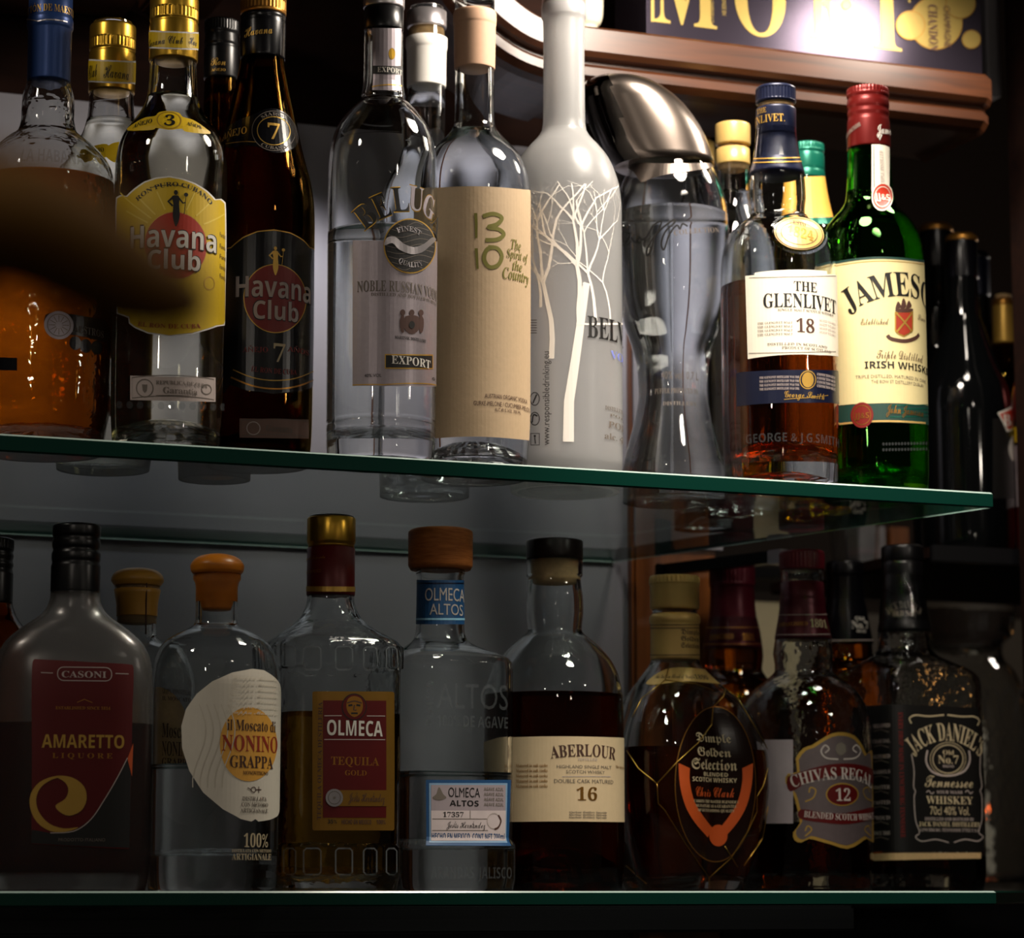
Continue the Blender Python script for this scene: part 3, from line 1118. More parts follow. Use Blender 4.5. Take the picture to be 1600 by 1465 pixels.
def stamp(b, x0, y0, x1, y1, dim):
    k = b.patch('stamp_label', quad(x0, y0, x1, y1, 10), M[dim], 0.25)
    ink = M['greyink']
    b.stroke([(x0 + 3, y0 + 3), (x1 - 3, y0 + 3), (x1 - 3, y1 - 3), (x0 + 3, y1 - 3)], 1.4, ink, k, 0.4, closed=True)
    w_ = x1 - x0
    h = y1 - y0
    cx = x0 + w_ * 0.17
    b.stroke(ell(cx, y0 + h / 2, h * .33, h * .36, 20), 1.8, ink, k, 0.4, closed=True)
    b.mark([(cx - 4, y0 + h * .35), (cx + 4, y0 + h * .35), (cx + 3, y0 + h * .6), (cx, y0 + h * .7), (cx - 3, y0 + h * .6)], ink, k, 0.45)
    b.T('REPUBLICA DE CUBA', x0 + w_ * .30, x1 - w_ * .1, y0 + h * .18, y0 + h * .34, ink, k, 'serif')
    b.T('Garantía', x0 + w_ * .38, x1 - w_ * .22, y0 + h * .44, y0 + h * .70, ink, k, 'serif')
    b.stroke([(x0 + w_ * .3, y1 - h * .2), (x1 - w_ * .3, y1 - h * .2)], 2, ink, k, 0.4)
    b.stroke(ell(x1 - w_ * .11, y0 + h / 2, h * .2, h * .2, 14), 2, ink, k, 0.4, closed=True)
    b.finish()


# -- 1 squat amber rum with the blue capsule
b = Bottle('rum_bottle', 'squat amber rum bottle with blue foil capsule and silver medallion, at the left end', 'bottle', 69, 400, 1.905, SHELF_Z)
b.body([(-20, 30), (120, 32), (136, 35), (150, 39.5), (165, 41), (185, 41), (200, 43.5), (208, 47), (216, 58), (226, 70), (246, 90), (266, 102), (290, 107), (330, 108), (640, 108), (665, 104), ('b', 98)], M['wavy'], 0.003, 0.014, 0.004)
b.liquid(287, M['amber'])
cp = [(-45, 34), (18, 34), (22, 36), (34, 36), (38, 34), (118, 33.5), (121, 32)]
c = b.cap('capsule', cp, M['bluecap'])
b.on_cap(cp, 10)
b.T('SELECCIÓN DE MAESTROS', 18, 128, 3, 17, M['goldprint'], c, 'serif')
b.stroke([(36, 32), (60, 34), (72, 31), (104, 33)], 2, M['silver'], c)
b.finish()
b.on_body(240)
b.T('LA HABANA', 34, 128, 233, 252, M['emboss'], b.root, 'sansb', 0, 0, 0.6, 2, 'embossed_lettering')
b.finish()
b.ref(510)
k = b.patch('scroll_label', spline([(70, 492), (95, 488), (130, 492), (165, 500), (165, 530), (130, 524), (95, 520), (72, 520)], 3, True), M['blackfoil'], 0.3)
b.T('MAESTROS', 102, 158, 508, 519, M['greyink'], k, 'serif')
for q in ((115, 534), (131, 538), (148, 540)):
    b.mark(ell(q[0], q[1], 9, 11, 14), M['blackfoil'], k, 0.3, 'scallop')
b.finish()
k = b.patch('medallion', ell(90, 507, 22, 22, 28), M['silverlabel'], 0.7)
b.stroke(ell(90, 507, 17, 17, 24), 1.4, M['greyink'], k, 0.9, closed=True)
for a in range(12):
    t = a * pi / 6
    b.stroke([(90 + 5 * cos(t), 507 + 5 * sin(t)), (90 + 15 * cos(t), 507 + 15 * sin(t))], 1, M['greyink'], k, 0.9)
b.finish()
b.ref(572)
k = b.patch('lower_label', quad(-30, 560, 28, 580, 6), M['blackfoil'], 0.3)

# -- 2 clear rum at the back
HAVANA = 'yellow banded gold screw cap'
b = Bottle('rum_bottle', 'clear rum bottle with gold screw cap standing behind the other yellow label bottle', 'bottle', 173, 200, 1.966, SHELF_Z)
b.body([(36, 30), (135, 34), (165, 35), (185, 37), (205, 42), (228, 53), (250, 66), (275, 76), (305, 80), (640, 80), (690, 79), ('b', 72)], M['clear'], 0.0028, 0.012, 0.006)
b.liquid(190, M['palerum'])
rum_gold_cap(b, 30, (54, 68), (94, 130), 36, 136, (('Club', 140, 152), ('Havana', 162, 200)))
b.ref(240)
k = b.patch('neck_label', ell(188, 238, 24, 17, 24) , M['yellow'], 0.4)
k2 = b.patch('neck_wing', spline([(130, 238), (150, 228), (168, 226), (170, 244), (150, 247), (134, 252)], 3, True), M['yellow'], 0.3)
b.T('AÑEJO', 138, 163, 231, 240, M['ink'], k2, 'serif', 0, 12)
b.finish()
b.ref(450)
k = b.patch('main_label', spline([(96, 330), (130, 312), (173, 304), (216, 312), (248, 330), (250, 540), (173, 556), (98, 540)], 4, True), M['yellow'], 0.3)
b.mark(ell(173, 420, 46, 52, 40), M['reddisc'], k, 0.5)
b.T('RON', 161, 180, 535, 548, M['redink'], k, 'serif')
b.T('Havana', 118, 230, 390, 425, M['whiteink'], k, 'sansb', off=.8)
b.finish()
stamp(b, 140, 618, 215, 650, 'stamp')

# -- 3 clear rum in front: yellow label
b = Bottle('rum_bottle', 'clear rum bottle with yellow label and red disc under a gold screw cap, front row', 'bottle', 265, 400, 1.872, SHELF_Z)
b.body([(-10, 32), (85, 35.5), (115, 36.5), (140, 38), (158, 41), (172, 47), (185, 55), (200, 66), (217, 77), (238, 84), (262, 87), (300, 87.5), (560, 87.5), (640, 87), (680, 85), ('b', 82)], M['clear'], 0.003, 0.014, 0.008)
b.liquid(152, M['palerum'])
rum_gold_cap(b, -14, (7, 21), (49, 77), 38, 86, (('Havana Club', 230, 285), ('Hav', 294, 306)))
b.ref(195)
k = b.patch('neck_label', spline([(201, 206), (212, 194), (228, 185), (243, 182), (249, 176), (264, 173.5), (279, 176), (285, 182), (300, 186), (316, 196), (327, 207), (290, 205), (283, 200.5), (264, 203), (245, 200.5), (238, 204)], 3, True), M['yellow'], 0.3)
b.stroke(ell(264, 188, 18, 13, 28), 1.3, M['goldprint'], k, 0.45, closed=True)
b.T('3', 256, 273, 179, 196, M['ink'], k, 'serif', res=4)
b.T('AÑEJO', 212, 237, 189, 197, M['ink'], k, 'serif', 0, 10)
b.T('AÑOS', 291, 312, 190, 197, M['ink'], k, 'serif', 0, -10)
b.finish()
b.ref(400)
out = [(182, 325), (183, 311), (190, 307), (199, 308), (210, 297), (226, 285), (244, 278), (264, 275), (284, 278), (304, 285), (322, 296), (335, 309), (344, 308), (351, 314), (352, 330), (352.5, 420), (352.5, 500), (350, 506), (338, 508), (322, 514), (300, 521), (264, 526), (232, 522), (212, 514), (203, 507), (202, 498), (184, 492), (182, 420)]
k = b.patch('main_label', out, M['white'], 0.25)
inn_ = [(264 + (x - 264) * 0.972, 400 + (y - 400) * 0.982) for x, y in out]
b.mark(inn_, M['yellow'], k, 0.4, 'label_field')
for a in range(0, 181, 9):
    t = radians(a)
    r1 = 118 if a % 18 else 92
    x1_, y1_ = 274 + r1 * cos(t), 383 - r1 * 0.95 * sin(t)
    if 190 < x1_ < 350 and y1_ > 290:
        b.stroke([(274 + 52 * cos(t), 383 - 58 * sin(t)), (x1_, y1_)], 2.2, M['yellowray'], k, 0.5, 'sun_rays')
b.mark(ell(274, 383, 48, 53, 48), M['goldprint'], k, 0.5)
b.mark(ell(274, 383, 46.5, 51.5, 48), M['reddisc'], k, 0.6)
figure(b, k, 274, 296, 0.95, M['ink'])
for dx, m_, o_ in ((0, 'ink', 1.0), (0, 'whiteink', 1.25)):
    e = 1.6 if m_ == 'ink' else 0
    b.T('Havana', 207 - e, 334 + e, 352 - e * 1.5, 386 + e, M[m_], k, 'sansb', off=o_)
    b.T('Club', 232 - e, 310 + e, 389 - e * 1.5, 420 + e, M[m_], k, 'sansb', off=o_)
b.T('RON PURO CUBANO', 213, 331, 284, 291, M['ink'], k, 'serif', arc=95)
b.stroke(spline([(236, 294), (255, 290), (274, 289), (290, 292)], 4), 1, M['ink'], k)
for i, yy in enumerate((362, 380, 396, 412, 427)):
    b.T('Fundada 1878'[:6 - i % 3], 341, 350, yy, yy + 7, M['brownink'], k, 'sans')
b.stroke(ell(325, 441, 8, 10, 18), 2, M['goldprint'], k, closed=True)
b.T('EL RON DE CUBA', 216, 312, 506, 513, M['redink'], k, 'serif', arc=-260)
b.finish()
b.ref(605)
stamp(b, 205, 588, 335, 626, 'stamp')
b.ref(635)
for i in range(11):
    b.mark(ell(190 + i * 15.5, 634, 5, 6, 12), M['emboss'], b.root, 1.2, 'glass_stud')
b.finish()

# -- 4 dark bottle at the back
b = Bottle('rum_bottle', 'dark bottle with black ribbed cap hidden behind the yellow label bottle', 'bottle', 344, 200, 1.985, SHELF_Z)
b.body([(36, 22), (118, 25), (145, 26), (200, 27), (230, 32), (280, 50), (330, 60), (660, 60), ('b', 56)], M['amberglass'], 0.003, 0.01, 0.008)
b.liquid(150, M['rumdark'])
cp = [(26, 27), (44, 27), (48, 25.5), (62, 27), (66, 25.5), (70, 27), (116, 27), (118, 26)]
c = b.cap('screw_cap', cp, M['black'], knurl=(28, 42, 36))
b.on_cap(cp, 100)
b.T('Ron', 330, 352, 90, 102, M['goldprint'], c, 'script')
b.T('AÑEJO', 331, 352, 106, 111, M['goldprint'], c, 'serif')
b.finish()

# -- 5 black seven-year rum
b = Bottle('rum_bottle', 'tall dark rum bottle with black label, red disc and copper cap rim', 'bottle', 406, 400, 1.910, SHELF_Z)
b.body([(-8, 30), (85, 33), (110, 36.5), (140, 43), (175, 51), (205, 57.5), (230, 63), (260, 71), (290, 79), (318, 83.5), (350, 85), (640, 85), (690, 84), ('b', 80)], M['amberglass'], 0.003, 0.012, 0.012)
b.liquid(230, M['rumdark'])
c = b.cap('screw_cap', [(-20, 35), (-16, 36), (12, 36), (14, 35)], M['copper'], knurl=(-6, 8, 36))
cp = [(13, 35), (18, 36), (22, 35), (28, 36), (80, 35.5), (84, 35)]
c = b.cap('capsule', cp, M['blackfoil'])
b.on_cap(cp, 50)
b.T('Havana', 383, 425, 40, 54, M['goldprint'], c, 'script', 0, 6)
b.finish()
b.on_body(205)
k = b.patch('neck_label', spline([(352, 208), (370, 190), (395, 180), (410, 172), (428, 169), (446, 176), (458, 190), (466, 205), (462, 226), (445, 236), (425, 238), (405, 230), (380, 228), (356, 232)], 3, True), M['blackfoil'], 0.3)
b.stroke(ell(427, 204, 25, 22, 36), 1.2, M['goldprint'], k, closed=True)
b.stroke(ell(427, 204, 33, 31, 36), 1, M['greyink'], k, closed=True)
b.T('7', 418, 438, 192, 217, M['goldprint'], k, 'serif', res=4)
b.T('AÑEJO', 351, 386, 200, 213, M['goldprint'], k, 'serif', 0, 3)
b.T('MARCA', 408, 446, 175, 180, M['greyink'], k, 'serif', arc=30)
b.T('CUBANO', 405, 449, 228, 233, M['greyink'], k, 'serif', arc=-34)
b.stroke(spline([(354, 226), (380, 222), (400, 222)], 4), 1, M['goldprint'], k)
b.finish()
b.ref(480)
out = [(340, 640), (340, 395), (352, 390), (362, 388), (380, 372), (402, 362), (427, 359), (452, 363), (472, 374), (482, 385), (490, 388), (491, 600), (470, 610), (427, 615), (385, 610), (360, 602)]
k = b.patch('main_label', out, M['blackfoil'], 0.3)
b.stroke(out[2:11], 1.8, M['goldprint'], k)
b.stroke(spline([(365, 578), (395, 590), (428, 594), (460, 590), (489, 578)], 4), 1.6, M['goldprint'], k)
b.stroke(spline([(362, 590), (395, 603), (428, 607), (460, 603), (489, 592)], 4), 2.4, M['copper'], k)
b.mark(ell(429, 466, 48, 54, 48), M['goldprint'], k, 0.5)
b.mark(ell(429, 466, 46.5, 52.5, 48), M['darkreddisc'], k, 0.65)
figure(b, k, 429, 384, 0.75, M['goldprint'])
for m_, e, o_ in (('ink', 1.4, 1.0), ('stamp', 0, 1.25)):
    b.T('Havana', 370 - e, 482 + e, 432 - e, 464 + e, M[m_], k, 'sansb', off=o_)
    b.T('Club', 396 - e, 463 + e, 469 - e, 499 + e, M[m_], k, 'sansb', off=o_)
b.T('7', 426, 444, 536, 565, M['creamink'], k, 'serif', res=4)
b.T('AÑEJO', 380, 418, 540, 550, M['darkreddisc'], k, 'serif')
b.T('AÑOS', 448, 480, 540, 550, M['darkreddisc'], k, 'serif')
b.T('EL RON DE CUBA', 392, 462, 575, 583, M['darkreddisc'], k, 'serif', arc=-300)
b.finish()
b.ref(668)
k = b.patch('stamp_label', quad(375, 654, 481, 684, 8), mat('brown_stamp_paper', '#7a5f54', 0.6), 0.3)
b.stroke([(378, 657), (478, 657), (478, 681), (378, 681)], 1, M['greyink'], k, closed=True)
b.stroke(ell(396, 669, 10, 10, 18), 1.6, M['stamp'], k, closed=True)
b.T('Garantía', 415, 455, 664, 674, M['greyink'], k, 'serif')
b.finish()

# -- 6 vodka with black disc on silver label
b = Bottle('vodka_bottle', 'clear vodka bottle with arched black lettering, black disc and silver label', 'bottle', 597, 400, 1.872, SHELF_Z)
b.body([(-6, 27), (40, 30), (130, 31), (143, 33), (150, 34.5), (156, 34), (164, 42), (182, 59), (203, 73), (228, 81), (255, 84.5), (300, 85.5), (560, 85.5), (660, 85.5), (664, 84), (668, 85.5), (700, 85), ('b', 83)], M['clear'], 0.003, 0.022, 0.004)
b.liquid(366, M['water'])
c = b.cap('cap', [(4, 31), (38, 31), (41, 30)], M['black'])
b.cap('cap_top', [(-16, 31), (-13, 32.5), (3, 32.5), (5, 31.5)], M['silver'], c)
cp = [(40, 31.6), (140, 31.6)]
b.ref(85)
k = b.patch('neck_label', quad(582, 44, 627, 141, 6), M['silverlabel'], 0.3)
b.mark(quad(582, 103, 627, 116, 6), M['ink'], k, 0.45, 'neck_band')
b.T('EXPORT', 590, 627, 105, 113, M['whiteink'], k, 'serif')
b.mark(ell(612, 84, 5, 9, 16), M['gold'], k, 0.45)
b.stroke([(582, 136), (627, 134)], 2, M['goldprint'], k)
b.finish()
b.ref(480)
k = b.patch('main_label', quad(552, 376, 684, 603, 12), M['silverlabel'], 0.3)
for m_, e, o_ in (('gold', 1.5, .8), ('ink', 0, 1.0)):
    for ch, x, y, ro, hw in (('B', 582, 352, 36, 13), ('E', 603, 339, 24, 11), ('L', 627, 330, 8, 12), ('U', 647, 328, -4, 11), ('G', 664, 338, -20, 9), ('A', 675, 362, -36, 7)):
        b.T(ch, x - hw - e * .5, x + hw + e * .5, y - 37 - e, y + e, M['silverlabel' if m_ == 'ink' and ch in 'UG' else m_], k, 'serif', 0, ro, off=o_, res=3)
b.mark(ell(639, 384, 40, 43, 40), M['goldprint'], k, 0.9)
b.mark(ell(639, 384, 38, 41, 40), M['ink'], k, 1.1)
for i in range(9):
    y = 350 + i * 8.5
    hw = 36 * sqrt(max(0.02, 1 - ((y - 384) / 40) ** 2))
    b.stroke(spline([(639 - hw, y), (639 - hw * .4, y + 4), (639 + hw * .4, y - 3), (639 + hw, y + 1)], 4), 0.8, M['greyink'], k, 1.2, 'wave_lines')
b.mark(spline([(604, 372), (616, 370), (628, 380), (644, 386), (660, 380), (672, 370), (678, 374), (668, 384), (656, 394), (640, 397), (622, 390), (612, 380), (600, 384)], 3, True), M['silver'], k, 1.35, 'fish')
b.T('FINEST', 620, 654, 353, 361, M['silver'], k, 'serif', arc=40, off=1.4)
b.T('QUALITY', 619, 659, 409, 417, M['silver'], k, 'serif', arc=-40, off=1.4)
b.T('NOBLE RUSSIAN VODKA', 559, 690, 439, 456, M['greyink'], k, 'serif')
b.T('DISTILLED AND BOTTLED IN RUSSIA', 580, 684, 459, 464, M['greyink'], k, 'serif')
for dx in (-14, 0, 14):
    b.mark(ell(642 + dx, 488, 4, 5, 10), M['brownink'], k, 0.6, 'coat_of_arms')
b.mark(spline([(632, 494), (652, 494), (654, 512), (642, 522), (630, 512)], 3, True), M['brownink'], k, 0.6, 'coat_of_arms')
for sx in (-1, 1):
    b.mark(spline([(642 + sx * 12, 492), (642 + sx * 18, 498), (642 + sx * 17, 516), (642 + sx * 12, 518)], 3, True), M['brownink'], k, 0.6, 'coat_of_arms')
b.mark(ell(642, 507, 4.5, 6, 12), M['ink'], k, 0.75, 'coat_of_arms')
b.T('MARIINSK DISTILLERY', 616, 664, 526, 531, M['ink'], k, 'serif')
b.mark(quad(601, 553, 675, 576, 6), M['goldprint'], k, 0.5, 'export_band')
b.mark(quad(602.5, 555, 673.5, 574, 6), M['ink'], k, 0.65, 'export_band')
b.T('EXPORT', 611, 670, 557, 570, M['whiteink'], k, 'serif', off=.9)
b.T('40% VOL', 570, 596, 584, 589, M['ink'], k, 'sans')
b.T('0,7', 674, 683, 590, 595, M['ink'], k, 'sans')
b.stroke([(552, 602), (600, 601), (684, 602)], 1.6, M['goldprint'], k)
b.finish()

# -- 7 slim bottle at the back with white capsule
b = Bottle('vodka_bottle', 'slim clear bottle with silver white cap standing behind the beige label bottle', 'bottle', 666, 200, 2.012, SHELF_Z)
b.body([(12, 26), (50, 28), (130, 29), (235, 30), (262, 42), (300, 66), (340, 74), (640, 74), ('b', 70)], M['clear'], 0.003, 0.015, 0.008)
b.liquid(150, M['water'])
b.cap('cap', [(9, 31), (34, 31), (36, 30)], M['silver'])
b.cap('cork', [(36, 25), (50, 25)], M['cork'])
b.cap('capsule', [(50, 32.5), (66, 32.5), (70, 31), (126, 30.5), (128, 30)], M['white'])

# -- 8 beige wrapped bottle
b = Bottle('vodka_bottle', 'clear bottle wrapped in a tall beige paper label with green brush writing', 'bottle', 741, 400, 1.912, SHELF_Z)
b.body([(-12, 27), (95, 30), (180, 31), (195, 32), (204, 36), (216, 46), (230, 59), (246, 72), (264, 81), (285, 86), (310, 87.5), (650, 87.5), (690, 86), ('b', 82)], M['clear'], 0.003, 0.012, 0.016)
b.liquid(208, M['water'])
c = b.cap('capsule', [(8, 32.5), (12, 34), (28, 34), (31, 33), (98, 32), (100, 31.4)], M['kraftcap'])
b.cap('stopper', [(-24, 31), (8, 31)], M['clear'], c)
b.ref(480)
k = b.patch('main_label', [(600, 296)] + [(652 + i * 11, 297 - 6 * sin(pi * (i / 16))) for i in range(17)] + [(870, 303), (870, 688)] + [(828 - i * 11, 688 - 6 * sin(pi * (i / 16))) for i in range(17)] + [(600, 684)], M['kraft'], 0.25)
br_ = M['oliveink']
b.stroke(spline([(743, 333), (744, 350), (744, 372)], 4), 5, br_, k, taper=(1, .7))
b.stroke(spline([(754, 338), (770, 334), (783, 340), (776, 350), (762, 355), (778, 358), (786, 366), (776, 374), (758, 375)], 5), 6.5, br_, k)
b.stroke(spline([(744, 388), (745, 404), (746, 420)], 4), 5, br_, k, taper=(1, .7))
b.stroke(spline([(762, 386), (776, 388), (783, 400), (777, 414), (764, 417), (756, 405), (760, 390), (770, 386)], 5), 6.5, br_, k)
for s, x0, x1, y0, y1 in (('The', 797, 812, 374, 390), ('Spirit of', 790, 823, 391, 405), ('the', 799, 814, 407, 423), ('Country', 784, 824, 420, 438)):
    b.T(s, x0, x1, y0, y1, br_, k, 'ital')
b.T('AUSTRIAN ORGANIC VODKA', 757, 822, 617, 624, M['brownink'], k, 'sans')
b.T('GURKE-MELONE / CUCUMBER-MELON', 740, 826, 628, 635, M['brownink'], k, 'sans')
b.T('ALC 40 % VOL. 700 ML', 772, 812, 639, 644, M['brownink'], k, 'sans')
b.finish()

# -- 9 frosted bottle with white trees
b = Bottle('vodka_bottle', 'tall frosted white vodka bottle with bare trees etched on it', 'bottle', 882, 400, 1.952, SHELF_Z)
b.body([(-8, 31), (8, 34), (12, 35), (28, 35), (31, 33), (60, 32), (190, 33), (205, 35), (216, 42), (230, 55), (250, 70), (275, 81), (300, 87), (330, 89.5), (640, 90), (715, 90), ('b', 85)], M['frost'], 0.003, 0.02, 0.008)
b.cap('cap', [(-40, 33), (10, 34.5), (14, 33)], M['silver'])
b.ref(420)
tw = mat('white_etching', '#f4efe8', 0.6, 0, 0)


def branch(x, y, a, L, wd, depth, rnd):
    pts = [(x, y)]
    for i in range(4):
        a += rnd.uniform(-.16, .16)
        x += L / 4 * sin(a)
        y -= L / 4 * cos(a)
        pts.append((x, y))
    if not all(y > 282 and 794 < q[0] < 969 for q in pts):
        return
    b.stroke(pts, wd, tw, b.root, 0.4, 'etched_tree', taper=(1, .65))
    if depth:
        for s in ((-1, 1) if depth > 1 or rnd.random() < .8 else (1,)):
            branch(x, y, a + s * rnd.uniform(.3, .62), L * rnd.uniform(.66, .86), wd * .62, depth - 1, rnd)
        if rnd.random() < .45:
            branch(x, y, a + rnd.uniform(-.1, .1), L * .8, wd * .6, depth - 1, rnd)


rn = random.Random(11)
for x, y, L, wd in ((888, 690, 250, 17), (862, 560, 120, 9), (905, 505, 90, 9), (930, 506, 80, 6), (846, 480, 80, 5), (952, 500, 60, 4)):
    branch(x, y, rn.uniform(-.06, .06), L, wd, 5, rn)
    b.finish()
k = b.patch('front_print', quad(900, 505, 1010, 506, 6)[:7] + quad(900, 505, 1010, 508, 6)[7:], tw, 0.45)
b.T('BELVEDERE', 917, 1062, 514, 547, M['ink'], k, 'serif')
b.T('VODKA', 952, 1010, 560, 572, M['blueink'], k, 'serif')
b.T('DISTILLED AND BOTTLED', 944, 1012, 646, 652, M['greyink'], k, 'serif')
b.T('POLMOS', 951, 1005, 657, 661, M['greyink'], k, 'serif')
b.T('POLAND', 949, 1012, 669, 679, M['greyink'], k, 'serif')
b.T('alc. 40% vol.', 943, 1015, 687, 697, M['greyink'], k, 'serif')
b.T('www.responsibledrinking.eu', 849, 859, 549, 695, M['ink'], k, 'sans', 0, 90)
for yy in (623, 654):
    b.stroke(ell(837, yy, 7, 10, 20), 1.5, M['ink'], k, closed=True)
b.stroke(spline([(833, 660), (835, 648), (841, 650)], 4), 2.4, M['ink'], k)
b.stroke([(834, 630), (840, 616)], 2.4, M['ink'], k)
b.stroke([(831, 677), (844, 677), (844, 695), (831, 695)], 1.5, M['ink'], k, closed=True)
b.mark(ell(837, 681, 1.8, 2, 8), M['ink'], k)
b.stroke([(837, 683), (838, 693)], 2, M['ink'], k)
for i in range(6):
    b.stroke([(830, 500 + i * 4), (840, 500 + i * 4)], 1.2, M['greyink'], k, name='bar_lines')
b.finish()

# -- 10 waisted bottle with swept chrome cap
b = Bottle('vodka_bottle', 'waisted clear vodka bottle under a swept dark chrome fin cap', 'bottle', 1050, 450, 1.970, SHELF_Z)
b.body([(252, 60), (268, 68), (285, 76), (305, 83), (330, 88), (360, 89.5), (400, 89), (450, 86), (500, 77), (545, 63), (580, 55.5), (615, 54), (650, 59), (685, 68), (715, 76), (735, 80), ('b', 80)], M['clear'], 0.004, 0.016, 0.005)
b.liquid(337, M['water'])
# fin cap: a leaning dome; the hollow front left side is polished, the rest satin
dome = [(262, 960, 1117), (250, 948, 1114.5), (235, 938, 1110), (216, 930, 1103), (200, 923, 1095), (182, 917, 1083), (165, 912, 1069), (152, 909, 1055), (140, 908, 1039), (131, 912, 1024), (125, 922, 1008), (121.5, 940, 990), (120.5, 960, 972)]
vs, rings = [], []
nn = 64
for y, xl, xr in dome:
    z = b.z(y)
    ax = project((b.X, b.Y, z + b.zb))[0]
    cxm, rm = b.m(1, z) * ((xl + xr) / 2 - ax), b.m((xr - xl) / 2, z)
    ring_ = []
    for kk in range(nn):
        a = 2 * pi * kk / nn
        ring_.append(len(vs))
        vs.append((cxm + rm * sin(a), -min(rm, b.m(72, z)) * 0.97 * cos(a), z))
    rings.append(ring_)
fa, fb = [], []
for i in range(len(rings) - 1):
    for kk in range(nn):
        j = (kk + 1) % nn
        ang = degrees(2 * pi * (kk + .5) / nn)
        ang = ang - 360 if ang > 180 else ang
        q = [rings[i][kk], rings[i][j], rings[i + 1][j], rings[i + 1][kk]]
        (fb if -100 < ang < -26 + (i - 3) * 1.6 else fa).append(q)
fa.append(rings[-1][:])
fa.append(rings[0][::-1])
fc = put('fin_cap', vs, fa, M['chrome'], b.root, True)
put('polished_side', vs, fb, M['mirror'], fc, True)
# pointed lip of the cap hanging over the glass at the left front
b.ref(290)
b.patch('cap_lip', spline([(984, 262), (992, 268), (1000, 280), (1006, 284), (1020, 278), (1050, 271), (1085, 267), (1112, 262), (1112, 256), (1050, 256), (990, 254)], 3, True), M['chrome'], 0.8)
b.ref(380)
tg = M['ink']
b.stroke(spline([(968, 374), (976, 362), (986, 366), (978, 378), (972, 382)], 4), 2, tg, b.root, name='script_lettering')
b.stroke(spline([(988, 370), (994, 378), (1000, 370), (1004, 374), (1012, 369), (1022, 352), (1034, 346), (1028, 362), (1014, 384), (1012, 398), (1018, 392), (1024, 370), (1036, 356), (1052, 344), (1054, 348), (1040, 362), (1034, 380), (1038, 390), (1044, 372), (1050, 360), (1058, 352), (1062, 358), (1066, 350), (1074, 354)], 5), 2.8, tg, b.root, name='script_lettering')
b.T('COLLECTION', 1053, 1122, 356, 364, M['greyink'], b.root, 'serif', 0, 9, name='lettering')
b.T('40% vol. 0,7 L', 1034, 1090, 580, 592, M['greyink'], b.root, 'sans')
b.T('PUFFER PRODUCED BY', 1024, 1090, 606, 614, M['greyink'], b.root, 'serif')
b.T('DISTILLERY', 1036, 1088, 627, 633, M['greyink'], b.root, 'serif')
b.finish()

# -- 11 three bottles behind
b = Bottle('spirit_bottle', 'clear bottle with cream gold stopper behind the chrome finned bottle', 'bottle', 1146, 300, 2.012, SHELF_Z)
b.body([(222, 22), (256, 25), (300, 26), (325, 30), (355, 46), (390, 58), (420, 62), (700, 62), ('b', 60)], M['clear'], 0.003, 0.012, 0.006)
b.liquid(300, M['water'])
c = b.cap('stopper', [(187, 26.5), (190, 27.5), (219, 27.5), (221, 26)], M['palegold'])
b.cap('cork', [(221, 21), (262, 20)], M['cork'], c)
b.cap('neck_sleeve', [(226, 26), (250, 26.6), (252, 25.8)], M['palegold'], c)
b = Bottle('spirit_bottle', 'pale capped clear bottle almost hidden behind the chrome fin', 'bottle', 1094, 300, 2.112, SHELF_Z)
b.body([(240, 20), (300, 22), (340, 40), (380, 48), (700, 48), ('b', 46)], M['clear'], 0.003, 0.012, 0.004)
b.cap('stopper', [(216, 22), (218, 23.5), (248, 23.5), (250, 22)], M['palegold'])
b.cap('cork', [(250, 18), (264, 17.5)], M['cork'])
b = Bottle('liqueur_bottle', 'green capped bottle with yellow orange neck label and yellow contents', 'bottle', 1262, 300, 2.02, SHELF_Z)
b.body([(225, 23), (268, 26), (300, 30), (345, 40), (380, 55), (420, 62), (700, 62), ('b', 60)], M['clear'], 0.003, 0.012, 0.008)
b.liquid(300, M['yellowliq'])
c = b.cap('screw_cap', [(219, 26), (222, 27), (232, 27), (234, 25.5), (238, 27), (258, 27), (261, 26), (264, 27.5), (272, 27.5), (274, 27)], M['greencap'], knurl=(220, 229, 36))
b.ref(310)
k = b.patch('neck_label', quad(1222, 276, 1302, 344, 10), M['orangeneck'], 0.3)
b.mark(quad(1222, 340, 1304, 350, 10), M['greencap'], k, 0.5, 'neck_band')
b.finish()

# -- 12 eighteen-year malt
b = Bottle('whisky_bottle', 'round shouldered malt whisky bottle with gold medallion and navy capsule', 'bottle', 1218, 550, 1.875, SHELF_Z)
b.body([(158, 27), (262, 39), (275, 42.5), (290, 44), (312, 44.5), (328, 42.5), (338, 43), (346, 52), (356, 65), (370, 77), (388, 85), (410, 89), (440, 90.5), (640, 91), (700, 90), ('b', 88)], M['clear'], 0.003, 0.024, 0.012)
b.liquid(450, M['whisky'])
c = b.cap('screw_cap', [(128, 30), (131, 31.5), (152, 31.5), (154, 30)], M['navy'], knurl=(133, 150, 36))
b.cap('cork', [(154, 27), (163, 28)], M['cork'], c)
cp = [(161, 30.5), (164, 31.5), (203, 31.5), (206, 28.5), (214, 29), (228, 32), (246, 39), (258, 43), (264, 44)]
c = b.cap('capsule', cp, M['navy'])
b.on_cap(cp, 182)
b.T('THE', 1184, 1198, 168, 176, M['goldprint'], c, 'serif')
b.T('GLENLIVET.', 1162, 1226, 179, 191, M['goldprint'], c, 'serif')
b.ref(248)
for y in (247, 253):
    b.stroke([(1178 + i * 4.6, y) for i in range(19)], 2, M['goldprint'], c)
b.finish()
b.on_body(365)
k = b.patch('medallion', ell(1247, 366, 37, 25, 40, tilt=12), M['palegold'], 1.6)
b.stroke(ell(1247, 366, 42, 30, 40, tilt=12), 4, M['clear'], k, 1.2, 'glass_rim', closed=True)
